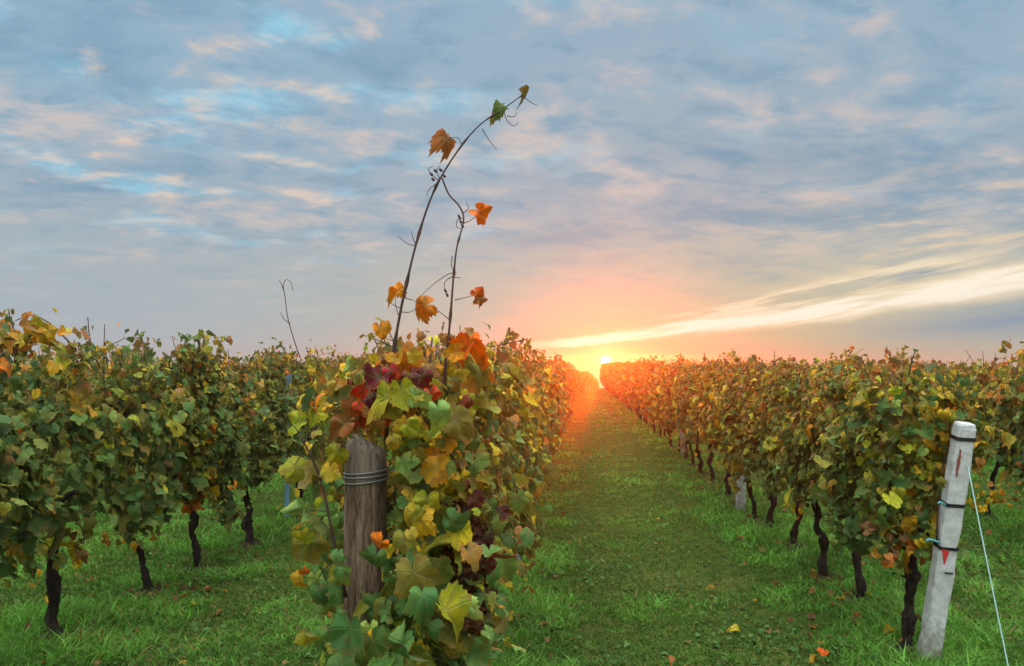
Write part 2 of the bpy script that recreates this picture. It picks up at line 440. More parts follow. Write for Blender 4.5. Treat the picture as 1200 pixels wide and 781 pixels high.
# ---- the vine leaf: five lobes, toothed rim, notch at the stalk
def leaf_template(n, rings, seed=0):
    rg = np.random.default_rng(seed)
    th = np.linspace(-math.pi*.985, math.pi*.985, n)
    def lobe(c, w, h): return h*np.exp(-((th-c)/w)**2)
    lb = [rg.normal(1, .20) for _ in range(5)]; nz = rg.uniform(0, 6.28, 3)
    r = .64+lobe(0, .46, .34*lb[0])+lobe(1.0, .40, .21*lb[1])+lobe(-1.0, .40, .21*lb[2])+lobe(2.0, .46, .07*lb[3])+lobe(-2.0, .46, .07*lb[4])
    r *= 1+.05*np.sin(2*th+nz[0])+.04*np.sin(3*th+nz[1])+.03*np.sin(5*th+nz[2])
    if n >= 14: r *= 1+rg.normal(0, .035, n)
    r *= 1-.72*np.exp(-((np.abs(th)-math.pi)/.26)**2)
    if n >= 30: r *= 1+.055*np.where(np.arange(n) % 2 == 0, 1, -1)*(np.abs(th) < 2.7)
    elif n >= 14: r *= 1+.04*np.where(np.arange(n) % 2 == 0, 1, -1)*(np.abs(th) < 2.6)
    rim = np.stack([np.sin(th)*r, np.cos(th)*r], 1)
    uv = [np.zeros((1, 2))]; F = []
    fr = [.55, 1.0] if rings == 2 else [1.0]
    for q in fr: uv.append(rim*q)
    uv = np.concatenate(uv)
    k = np.arange(n-1)
    F.append(np.stack([np.zeros(n-1, int), 1+k+1, 1+k], 1))
    if rings == 2: F.append(np.stack([1+k, 1+k+1, 1+n+k+1, 1+n+k], 1))
    return uv, F
TEMPL = {q: [leaf_template(n, r, s) for s in range(7)] for q, (n, r) in dict(hero=(45, 2), near=(31, 2), mid=(17, 1), low=(10, 1), far=(7, 1)).items()}

def leaves(mb, rng, q, P, N, T, S, C, curl=1.0, mi=0):
    """P positions, N normals, T tip directions, S size, C colours"""
    P, N, T = (np.asarray(a, float) for a in (P, N, T)); S = np.asarray(S, float); C = np.asarray(C, float)
    N = N/(np.linalg.norm(N, axis=1)[:, None]+1e-9)
    T = T-N*np.sum(T*N, 1)[:, None]; T /= np.linalg.norm(T, axis=1)[:, None]+1e-9
    X = np.cross(T, N)
    which = rng.integers(0, 7, len(P))
    for w in range(7):
        ix = np.where(which == w)[0]
        if not len(ix): continue
        uv, F = TEMPL[q][w]; nv = len(uv); k = len(ix)
        u = uv[:, 0][None]*rng.normal(1, .08, (k, 1)); v = uv[:, 1][None]*rng.normal(1, .08, (k, 1))
        rr = np.hypot(u, v); th = np.arctan2(u, v)
        cup = rng.normal(-.14, .30, (k, 1))*curl; fold = rng.normal(.24, .24, (k, 1))*curl; droop = rng.normal(.26, .26, (k, 1))*curl
        wave = rng.normal(0, .11, (k, 1))*curl; ph = rng.uniform(0, 6.28, (k, 1)); twist = rng.normal(0, .18, (k, 1))*curl
        z = cup*rr**2+fold*np.abs(u)-droop*np.where(v > 0, v, v*.3)**2+wave*np.sin(4*th+ph)*rr**1.5+twist*u*v
        # the undersides of the main veins sit a little lower: pleated blade
        z = z-rng.normal(.55, .45, (k, 1))*curl*np.maximum(rr-.55, 0)**1.6
        p1, p2 = rng.uniform(0, 6.28, (2, k, 1)); z = z+.06*curl*np.sin(6*u+p1)*np.sin(5*v+p2)*np.minimum(rr*1.5, 1)
        if q in ('hero', 'near'): z = z+.025*np.cos(th*6.7)*rr
        s = S[ix][:, None, None]
        V = P[ix][:, None]+s*(u[..., None]*X[ix][:, None]+v[..., None]*T[ix][:, None]+z[..., None]*N[ix][:, None])
        fs = [(f[None]+(np.arange(k)*nv)[:, None, None]).reshape(-1, f.shape[1]) for f in F]
        mb.add(V.reshape(-1, 3), fs, np.repeat(C[ix], nv, 0), np.tile(uv, (k, 1)), mi)

# leaf colours (the blades' own albedo)
PAL = dict(dgreen=(.030, .066, .020), green=(.062, .120, .030), teal=(.072, .150, .048), pale=(.20, .29, .085), olive=(.150, .138, .028), yg=(.31, .31, .040),
           yellow=(.47, .34, .055), gold=(.42, .24, .04), orange=(.50, .19, .035), redor=(.55, .115, .03), red=(.36, .04, .035), maroon=(.105, .014, .018),
           brown=(.20, .10, .045), rust=(.30, .12, .045))
PAL = {k: np.array(v) for k, v in PAL.items()}
STAGES = [['dgreen', 'green', 'green', 'teal', 'pale', 'green', 'olive', 'teal'],
          ['green', 'olive', 'green', 'olive', 'yg', 'teal', 'dgreen', 'olive'],
          ['olive', 'gold', 'brown', 'olive', 'yg', 'yellow', 'rust', 'olive'],
          ['gold', 'rust', 'brown', 'orange', 'rust', 'olive', 'yellow', 'redor']]
def leaf_colour(rng, stage):
    """stage 0 (still green) .. 3 (rust and gold)"""
    s = np.clip(stage+rng.normal(0, .42, np.shape(stage)), 0, 3.49).astype(int)
    out = np.zeros(np.shape(stage)+(3,))
    for i, k in enumerate(s):
        a = PAL[STAGES[k][rng.integers(0, 8)]]; b_ = PAL[STAGES[k][rng.integers(0, 8)]]
        f = rng.uniform(0, .45)
        out[i] = (a*(1-f)+b_*f)*rng.uniform(.70, 1.35)
    return out

def canopy(mb, rng, q, n, size, stage, zlo=.64, zhi=1.70, ylen=1.10, w0=.30, canes=None, curl=1.0, mi=0, keep=None, stray=True):
    nc = 38
    cy = rng.uniform(-ylen/2, ylen/2, nc); cf = rng.beta(1.25, 1.1, nc)
    topv = zhi+.07*np.sin(cy*7+rng.uniform(0, 6))+rng.normal(0, .04, nc)
    botv = zlo+.07*np.sin(cy*6+rng.uniform(0, 6))+rng.normal(-.01, .09, nc)
    cz = botv+(topv-botv)*cf
    prof = lambda f: w0*(.72+.5*np.sin(np.clip(f, 0, 1)*2.7)-.18*f)
    sx = np.where(rng.uniform(size=nc) < .5, -1, 1)
    cx = sx*prof(cf)*rng.uniform(.55, 1.05, nc)
    cst = rng.normal(0, .55, nc)
    pick = rng.integers(0, nc, n); loose = rng.uniform(size=n) < .16
    sig = .070
    P = np.stack([cx[pick]+rng.normal(0, sig*.75, n), cy[pick]+rng.normal(0, sig*1.15, n), cz[pick]+rng.normal(0, sig*1.05, n)], 1)
    f = rng.uniform(0, 1, n)
    ls = np.where(rng.uniform(size=n) < .5, -1, 1)
    P[loose] = np.stack([ls*prof(f)*(1-.4*np.abs(rng.normal(size=n))), rng.uniform(-ylen/2, ylen/2, n), zlo+(zhi-zlo)*f], 1)[loose]
    zf = np.clip((P[:, 2]-zlo)/(zhi-zlo), 0, 1.2)
    side = np.sign(P[:, 0]+rng.normal(0, .05, n))
    N = np.stack([side*1.0, np.zeros(n), .85+.5*np.clip(zf-.55, 0, 1)], 1)+rng.normal(0, .60, (n, 3))
    T = np.stack([side*.65, np.zeros(n), -.8+0*zf], 1)+rng.normal(0, .62, (n, 3))
    S = size*rng.lognormal(0, .30, n)*(1.10-.32*zf)
    st = stage+1.6*(zf-.50)+cst[pick]*np.where(loose, .3, 1)
    ok = np.ones(n, bool) if keep is None else np.array([keep(p) for p in P])
    leaves(mb, rng, q, P[ok], N[ok], T[ok], S[ok], leaf_colour(rng, st[ok]), curl, mi)
    # drooping shoots hanging out of the underside
    if stray:
        for _ in range(int(rng.integers(3, 6))):
            sd = rng.choice((-1, 1)); y0 = rng.uniform(-ylen/2, ylen/2); k = int(rng.integers(7, 14))
            f0 = np.linspace(0, 1, k); ln = rng.uniform(.16, .36)
            PP = np.stack([sd*(.16+.16*f0+0*f0), y0+rng.normal(0, .10)*f0, zlo+.12-ln*f0**1.2], 1)+rng.normal(0, .022, (k, 3))
            leaves(mb, rng, q, PP, rng.normal(0, .5, (k, 3))+[sd*.8, 0, .7], rng.normal(0, .5, (k, 3))+[sd*.4, 0, -1], size*(1-.45*f0)*rng.lognormal(0, .22, k), leaf_colour(rng, np.full(k, stage+rng.normal(.1, .7))), curl*1.2, mi)
    # stray shoots standing above the trellis or drooping, with small leaves along them
    ns = rng.integers(2, 6) if stray else 0
    for _ in range(ns):
        h = abs(rng.normal(.0, .055))+.015; y0 = rng.uniform(-ylen/2, ylen/2); x0 = rng.normal(0, .12); lean = rng.normal(0, .12, 2)
        a = np.array([x0, y0, zhi-.12]); e = a+np.array([lean[0], lean[1], h+.12])
        mpt = (a+e)/2+np.array([*rng.normal(0, .03, 2), .03])
        pts = spline([a, mpt, e], 9)
        if canes is not None:
            sm = MB(); tube(sm, pts, np.linspace(.0038, .0022, 9), 5); canes.append(sm)
        k = int(rng.integers(3, 7)); ii = np.linspace(2, 8, k).astype(int)
        PP = pts[ii]+rng.normal(0, .007, (k, 3))
        leaves(mb, rng, q, PP, rng.normal(0, .7, (k, 3))+[0, -.3, .4], rng.normal(0, .6, (k, 3))+[0, 0, -.5], size*rng.uniform(.3, .6, k), leaf_colour(rng, np.full(k, stage+.9)), curl, mi)

def trunk_mb(rng, h=.72, r=.034, sides=9, mi=0, kink=1.0):
    mb = MB()
    lean = rng.normal(0, .06, 2)*kink; zz = np.linspace(0, h, 8)
    kx = kink*(np.cumsum(rng.normal(0, .016, 8))+rng.normal(0, .012, 8)); ky = kink*(np.cumsum(rng.normal(0, .020, 8))+rng.normal(0, .012, 8))
    cp = [[0, 0, -.05]]+[[lean[0]*z/h+(kx[i]-kx[0]), lean[1]*z/h+(ky[i]-ky[0]), z] for i, z in enumerate(zz)]
    nr = 34 if sides > 6 else 14
    pts = spline(cp, nr)
    t = np.linspace(0, 1, nr)
    rad = r*(1.15-.42*t+.55*np.exp(-((t-.0)/.08)**2)+.75*np.exp(-((t-.96)/.08)**2)+.14*np.sin(t*23+rng.uniform(0, 6))+.45*np.exp(-((t-rng.uniform(.35, .75))/.05)**2)+rng.normal(0, .07, nr))
    tube(mb, pts, rad, sides, .15, rng, mi)
    return mb, pts[-1]
def arm_mb(rng, head, s, mi=0, n=12, sides=7, ln=1.0):
    mb = MB()
    head = np.asarray(head)
    pts = spline([head-[0, 0, .04], head+[rng.normal(0, .015), s*.10*ln, .055+rng.normal(0, .015)], head+[rng.normal(0, .03), s*.28*ln, .07+rng.normal(0, .03)], head+[rng.normal(0, .02), s*.48*ln, .06]], n)
    tube(mb, pts, np.linspace(.024, .011, n), sides, .10, rng, mi)
    return mb
def cane_mb(rng, base, top, r=.0055, mi=0, n=11, sides=5):
    mb = MB()
    b_, t_ = np.asarray(base, float), np.asarray(top, float)
    m1 = b_*.65+t_*.35+rng.normal(0, .04, 3)*[1, 1, .3]; m2 = b_*.3+t_*.7+rng.normal(0, .05, 3)*[1, 1, .3]
    tube(mb, spline([b_, m1, m2, t_], n), np.linspace(r, r*.5, n), sides, .06, rng, mi)
    return mb

# ------------------------------------------------------------------ terrain
CREST = 60.0
def zg(x, y):
    x, y = np.asarray(x, float), np.asarray(y, float)
    und = .016*np.sin(x*1.7+y*.6)+.013*np.sin(x*.9-y*1.9+1.2)+.010*np.sin(x*4.1+y*3.3)
    d = np.maximum(y-CREST, 0)
    return und*np.exp(-np.maximum(y-20, 0)/30)-.085*d*d/(d+14)
def build_ground():
    ys = np.concatenate([np.linspace(-12, 2, 15), np.arange(2.2, 22, .16), np.linspace(22, 70, 60), np.linspace(74, 100, 10)])
    xs = np.concatenate([np.linspace(-90, -12, 24), np.arange(-11.6, 11.6, .2), np.linspace(12, 90, 24)])
    X, Y = np.meshgrid(xs, ys); Z = zg(X, Y)
    V = np.stack([X, Y, Z], -1).reshape(-1, 3); nx, ny = len(xs), len(ys)
    i = (np.arange(ny-1)[:, None]*nx+np.arange(nx-1)[None]).ravel()
    mb = MB(); mb.add(V, [np.stack([i, i+1, i+nx+1, i+nx], 1)])
    tag(obj('ground', mb.mesh('ground', [M['ground']])), kind='structure')
build_ground()

def build_grass():
    rng = np.random.default_rng(5)
    def wave(x, y, s, seed):
        r = np.random.default_rng(seed); o = 0
        for _ in range(7):
            k = r.normal(0, s, 2); o = o+np.sin(x*k[0]+y*k[1]+r.uniform(0, 6.28))
        return o/2.6
    N = 900000
    y = 3.6*(60/3.6)**(rng.uniform(0, 1, N)**1.25)
    px = rng.uniform(-170, 1370, N)
    x = (px-680)/906*y*1.02
    cl = wave(x, y, 2.6, 1); c2 = wave(x, y, 7.5, 2); c3 = wave(x, y, 1.0, 3)
    xr = np.abs(((x-1.93+1.29) % 2.58)-1.29)
    under = np.exp(-(xr/.28)**2)
    wheel = np.exp(-((xr-.72)/.17)**2)          # worn mower tracks
    worn = np.clip((xr-.55)/.25, 0, 1)
    keep = rng.uniform(size=N) < np.clip(.92-.30*wheel+.16*cl+.12*c2-.25*under, .22, 1)
    x, y, cl, c2, c3, under, wheel, worn = (a[keep] for a in (x, y, cl, c2, c3, under, wheel, worn)); N = len(x)
    near = np.ones(len(x), bool)
    for tx, ty in TRUNKS:
        near &= ((x-tx)/.12)**2+((y-ty)/.17)**2 > rng.uniform(.3, 1.6, len(x))
    x, y, cl, c2, c3, under, wheel, worn = (a[near] for a in (x, y, cl, c2, c3, under, wheel, worn)); N = len(x)
    z = zg(x, y); c4 = wave(x, y, 16.0, 9)
    h = np.clip(.006*c4+.030+.012*cl+.011*c2-.006*worn+.026*under-.008*wheel, .013, .085)*rng.lognormal(0, .32, N)
    wid = (.0016+.00050*np.minimum(y, 30))*rng.lognormal(0, .25, N)
    a = rng.uniform(0, 6.28, N); bend = rng.uniform(.5, 1.7, N)*h
    dx, dy = np.cos(a), np.sin(a); b_ = rng.uniform(0, 6.28, N)
    wx, wy = np.cos(b_)*wid, np.sin(b_)*wid
    base = np.stack([x, y, z-.004], 1)
    V = np.zeros((N, 5, 3))
    V[:, 0] = base-np.stack([wx, wy, 0*wx], 1); V[:, 1] = base+np.stack([wx, wy, 0*wx], 1)
    midp = base+np.stack([dx*bend*.32, dy*bend*.32, h*.62], 1)
    V[:, 2] = midp+np.stack([wx, wy, 0*wx], 1)*.85; V[:, 3] = midp-np.stack([wx, wy, 0*wx], 1)*.85
    V[:, 4] = base+np.stack([dx*bend, dy*bend, h], 1)
    g = rng.uniform(0, 1, (N, 1)); t = np.clip(.58+.26*cl+.28*c2+.22*c4-.42*wheel-.24*worn+.10, 0, 1)[:, None]
    C = (np.array([.038, .100, .014])*(1-t)+np.array([.140, .310, .050])*t)*(.60+1.0*g)
    yl = (rng.uniform(size=N) < np.clip(.04+.05*c3+.10*wheel+.13*worn, .02, .4))[:, None]
    C = np.where(yl, np.array([.22, .19, .06])*(.5+.8*g), C)
    o = np.arange(N)[:, None]*5
    mb = MB()
    mb.add(V.reshape(-1, 3), [o+np.array([[0, 1, 2, 3]]), o+np.array([[3, 2, 4]])], np.repeat(C, 5, 0))
    tag(obj('grass', mb.mesh('grass', [M['grass']])), 'short green grass covering the lanes between the vine rows', 'grass', kind='stuff')
    # clover and broad weeds in the turf
    N = 15000
    y = 3.6*(16/3.6)**rng.uniform(0, 1, N); x = (rng.uniform(-40, 1240, N)-680)/906*y
    k = rng.uniform(size=N) < np.clip(.35+.5*wave(x, y, 2.2, 8), 0, 1); x, y = x[k], y[k]; N = len(x)
    P = np.stack([x, y, zg(x, y)+rng.uniform(.012, .05, N)], 1)
    C = (np.array([.07, .14, .035])[None]*rng.uniform(.6, 1.5, (N, 1)))
    dry = rng.uniform(size=N) < .06; C[dry] = np.array([.22, .13, .05])
    mb = MB()
    leaves(mb, rng, 'far', P, rng.normal(0, .35, (N, 3))+[0, 0, 1], rng.normal(0, 1, (N, 3)), rng.uniform(.012, .030, N), C, .8)
    tag(obj('clover', mb.mesh('clover', [M['grass']])), 'low clover and broad leaved weeds growing in the turf', 'ground cover', kind='stuff')

# ------------------------------------------------------------------ vines
def make_vine(seed, q, n, size, stage, r=.028, h=.72, kink=1.0, arm=1.0, **kw):
    """a grapevine with its parts: trunk, two arms, canes and foliage (kept out of sight until placed)"""
    rng = np.random.default_rng(seed)
    root = bpy.data.objects.new('grapevine', None); COL.objects.link(root); root.empty_display_size = .2
    tm, head = trunk_mb(rng, h, r*rng.uniform(.82, 1.18), 11, 0, kink)
    obj('trunk', tm.mesh('trunk', [M['bark']]), root)
    for s in (-1, 1): obj('arm', arm_mb(rng, head, s, ln=arm).mesh('arm', [M['bark']]), root)
    for i in range(int(rng.integers(1, 4))):      # thin suckers and dead spurs low on the wood
        z0 = rng.uniform(.35, .70); a0 = rng.uniform(0, 6.28); q0 = head*[z0/h, z0/h, 0]+[0, 0, z0]; e0 = q0+[math.cos(a0)*rng.uniform(.05, .16), math.sin(a0)*rng.uniform(.05, .2), rng.uniform(-.03, .18)]
        obj('spur', cane_mb(rng, q0, e0, .006, n=6).mesh('spur', [M['bark']]), root)
    for i in range(3):
        y0 = (-.34, .02, .36)[i]+rng.normal(0, .05)
        obj('cane', cane_mb(rng, [head[0], y0, h+.04], [rng.normal(0, .10), y0+rng.normal(0, .12), 1.72+rng.uniform(0, .15)]).mesh('cane', [M['cane']]), root)
    cm = []; fm = MB()
    canopy(fm, rng, q, n, size, stage, canes=cm, **kw)
    for sm in cm: obj('shoot', sm.mesh('shoot', [M['cane']]), root)
    obj('foliage', fm.mesh('foliage', [M['leaf']]), root)
    return root
def far_vine_mesh(seed, q, n, size, stage):
    rng = np.random.default_rng(seed)
    root = bpy.data.objects.new('grapevine', None); COL.objects.link(root); root.empty_display_size = .2
    tm, head = trunk_mb(rng, .72, .030, 6)
    fm = MB(); canopy(fm, rng, q, n, size, stage)
    obj('trunk', tm.mesh('trunk', [M['bark']]), root); obj('foliage', fm.mesh('foliage', [M['leaf']]), root)
    return root

ROW_C, ROW_R, ROW_L, ROW_RR, ROW_LL = -.64, 1.93, -3.20, 4.51, -5.80
ORD = 'first second third fourth fifth sixth seventh eighth ninth tenth eleventh twelfth thirteenth fourteenth fifteenth sixteenth seventeenth eighteenth nineteenth twentieth'.split()
near_g = [make_vine(100+i, 'near', 1350, .044, 1.0+.12*i) for i in range(4)]
near_a = [make_vine(120+i, 'near', 1500, .037, 1.95+.2*i, zlo=.70) for i in range(4)]
mid_a = [make_vine(140+i, 'mid', 1050, .049, 2.0+.2*i) for i in range(5)]
first_r = make_vine(119, 'near', 1700, .045, 1.45, r=.028, kink=.3, arm=.4, zlo=.70, keep=lambda p: p[1] > -.30 and not (p[0] > .03 and p[1] < .02 and p[2] < 1.32), w0=.34)
low_a = [far_vine_mesh(160+i, 'low', 720, .058, 2.3+.15*i) for i in range(4)]  # raised stage: autumn rust plus orange sun glare put into the leaf colour
low_b = [far_vine_mesh(180+i, 'far', 460, .072, 2.5+.15*i) for i in range(4)]  # farthest vines rustier still: part autumn, part sun glare coloured in
used = set(); TRUNKS = []
rp = random.Random(11)
def put_vine(src, x, y, sc=1.0, rz=None, label='', group='', sz=None):
    if src.name not in used: used.add(src.name); o = src
    else: o = copy_tree(src)
    o.location = (x, y, float(zg(x, y))-.01)
    if y < 14: TRUNKS.append((x, y))
    o.rotation_euler = (0, 0, (rp.choice((0, math.pi))+rp.gauss(0, .05)) if rz is None else rz)
    o.scale = (sc, 1.0, sz if sz is not None else sc)
    tag(o, label, 'grapevine', group)
    return o
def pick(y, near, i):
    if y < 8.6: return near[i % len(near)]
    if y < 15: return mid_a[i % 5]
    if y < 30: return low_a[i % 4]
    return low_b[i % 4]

# centre row, behind the wooden post
G_C = 'grapevines of the row behind the wooden post'
ys = [3.35, 4.25, 5.15, 6.0]+list(np.arange(6.95, 80, .95))
for i, y in enumerate(ys):
    d = max(0, y-16)
    x = ROW_C+rp.gauss(0, .03)+(d/46)**2*1.15
    s = 1.03 if y < 9 else (1.0 if y < 18 else max(.74, 1.0-.0075*(y-18)))
    lab = f'{ORD[i+1]} grapevine behind the round wooden post, counting along its row' if i < 14 else 'one of the small distant vines at the sunlit end of the wooden post row'
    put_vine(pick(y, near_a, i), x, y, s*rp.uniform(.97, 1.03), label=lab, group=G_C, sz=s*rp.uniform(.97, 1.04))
# right row, from the concrete post
G_R = 'grapevines of the row behind the leaning concrete post'
ys = [4.93, 5.92, 6.47, 7.40, 8.25, 8.85, 9.75, 10.5, 11.7, 12.8, 13.6]+list(np.arange(14.5, 62, .93))
xs0 = [1.95, 1.99, 1.97, 1.98, 1.91, 1.92, 1.93, 1.92]
for i, y in enumerate(ys):
    x = (xs0[i] if i < len(xs0) else ROW_R)+rp.gauss(0, .02)
    s = .975 if y < 12 else min(1.08, .975+.0034*(y-12))
    lab = (f'{ORD[i]} grapevine behind the leaning concrete post, counting along its row' if i < 15 else 'one of the small distant vines under the sun, far along the concrete post row')
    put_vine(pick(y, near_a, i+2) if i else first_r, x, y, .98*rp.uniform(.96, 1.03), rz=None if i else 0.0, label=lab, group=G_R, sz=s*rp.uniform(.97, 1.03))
# left row
G_L = 'grapevines of the first row left of the wooden post'
ys = [3.65, 4.60, 5.70, 6.35, 7.33, 8.50, 9.4]+list(np.arange(10.4, 60, .98))
for i, y in enumerate(ys):
    x = -3.10 if y == 8.5 else ROW_L+rp.gauss(0, .03)
    s = 1.06 if y < 5 else (1.06 if y < 6 else 1.03)
    lab = (f'{ORD[i]} grapevine of the row at the left, counting from its nearest trunk' if i < 14 else 'one of the distant vines of the left row, half hidden by the nearer ones')
    put_vine(pick(y, near_g, i), x, y, s*rp.uniform(.97, 1.05), label=lab, group=G_L, sz=s*rp.uniform(.98, 1.04))
# the next rows out on both sides
G_RR = 'grapevines of the second row right of the lane'
for i, y in enumerate(np.arange(7.2, 56, .97)):
    lab = (f'{ORD[i]} visible vine of the back row seen past the guy wire at the right' if i < 6 else 'one of the distant vines of the back row behind the concrete post row')
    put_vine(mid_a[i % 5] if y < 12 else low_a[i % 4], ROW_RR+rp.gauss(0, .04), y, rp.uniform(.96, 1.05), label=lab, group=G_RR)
G_LL = 'grapevines of the second row left of the wooden post'
for i, y in enumerate(np.arange(7.6, 56, .97)):
    lab = (f'{ORD[i]} vine of the back row seen beneath the left row, from the left edge' if i < 6 else 'one of the distant vines of the back row behind the left row')
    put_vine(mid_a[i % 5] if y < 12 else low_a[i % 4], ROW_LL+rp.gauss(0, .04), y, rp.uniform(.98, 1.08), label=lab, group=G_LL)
# everything farther out reads as one mass
def far_rows():
    rng = np.random.default_rng(77); mb = MB()
    for x in (7.1, 9.7, 12.3, 14.9, -8.4, -11.0, -13.6, -16.2):
        for y in np.arange(abs(x)*1.25, 56, 2.0):
            sub = MB(); t, h = trunk_mb(rng, .72, .034, 4, 1)
            canopy(sub, rng, 'far', 150, .125, 1.5, ylen=2.1)
            for part in (t, sub):
                if part is t and y > 22: continue
                V = np.concatenate(part.v)+[x, y, float(zg(x, y))]
                off = mb.n
                mb.v.append(V.astype(np.float32)); mb.c += part.c; mb.uv += part.uv
                mb.f += [(f+off, k) for f, k in part.f]; mb.n += part.n
    o = obj('vineyard_rows', mb.mesh('vineyard_rows', [M['leaf'], M['bark']]))
    tag(o, 'far rows of vines beyond the nearer rows on both sides', 'vineyard', kind='stuff')
far_rows()
def bare_soil():
    rng = np.random.default_rng(71); mb = MB()
    for tx, ty in TRUNKS:
        k = 18; a = np.linspace(0, 2*math.pi, k, endpoint=False)
        rx, ry = rng.uniform(.12, .19), rng.uniform(.16, .28)
        wob = 1+.22*np.sin(2*a+rng.uniform(0, 6))+.15*np.sin(5*a+rng.uniform(0, 6))
        rows_ = [np.array([[tx, ty, float(zg(tx, ty))+.035]])]
        for q, hh in ((.55, .026), (1.0, -.006)):
            X, Y = tx+np.cos(a)*rx*wob*q, ty+np.sin(a)*ry*wob*q
            rows_.append(np.stack([X, Y, zg(X, Y)+hh+(rng.normal(0, .006, k) if q < 1 else 0)], 1))
        i = np.arange(k); j = (i+1) % k
        mb.add(np.concatenate(rows_), [np.stack([0*i, 1+i, 1+j], 1), np.stack([1+i, 1+k+i, 1+k+j, 1+j], 1)])
    tag(obj('soil', mb.mesh('soil', [M['soil']])), kind='structure')
bare_soil()
build_grass()

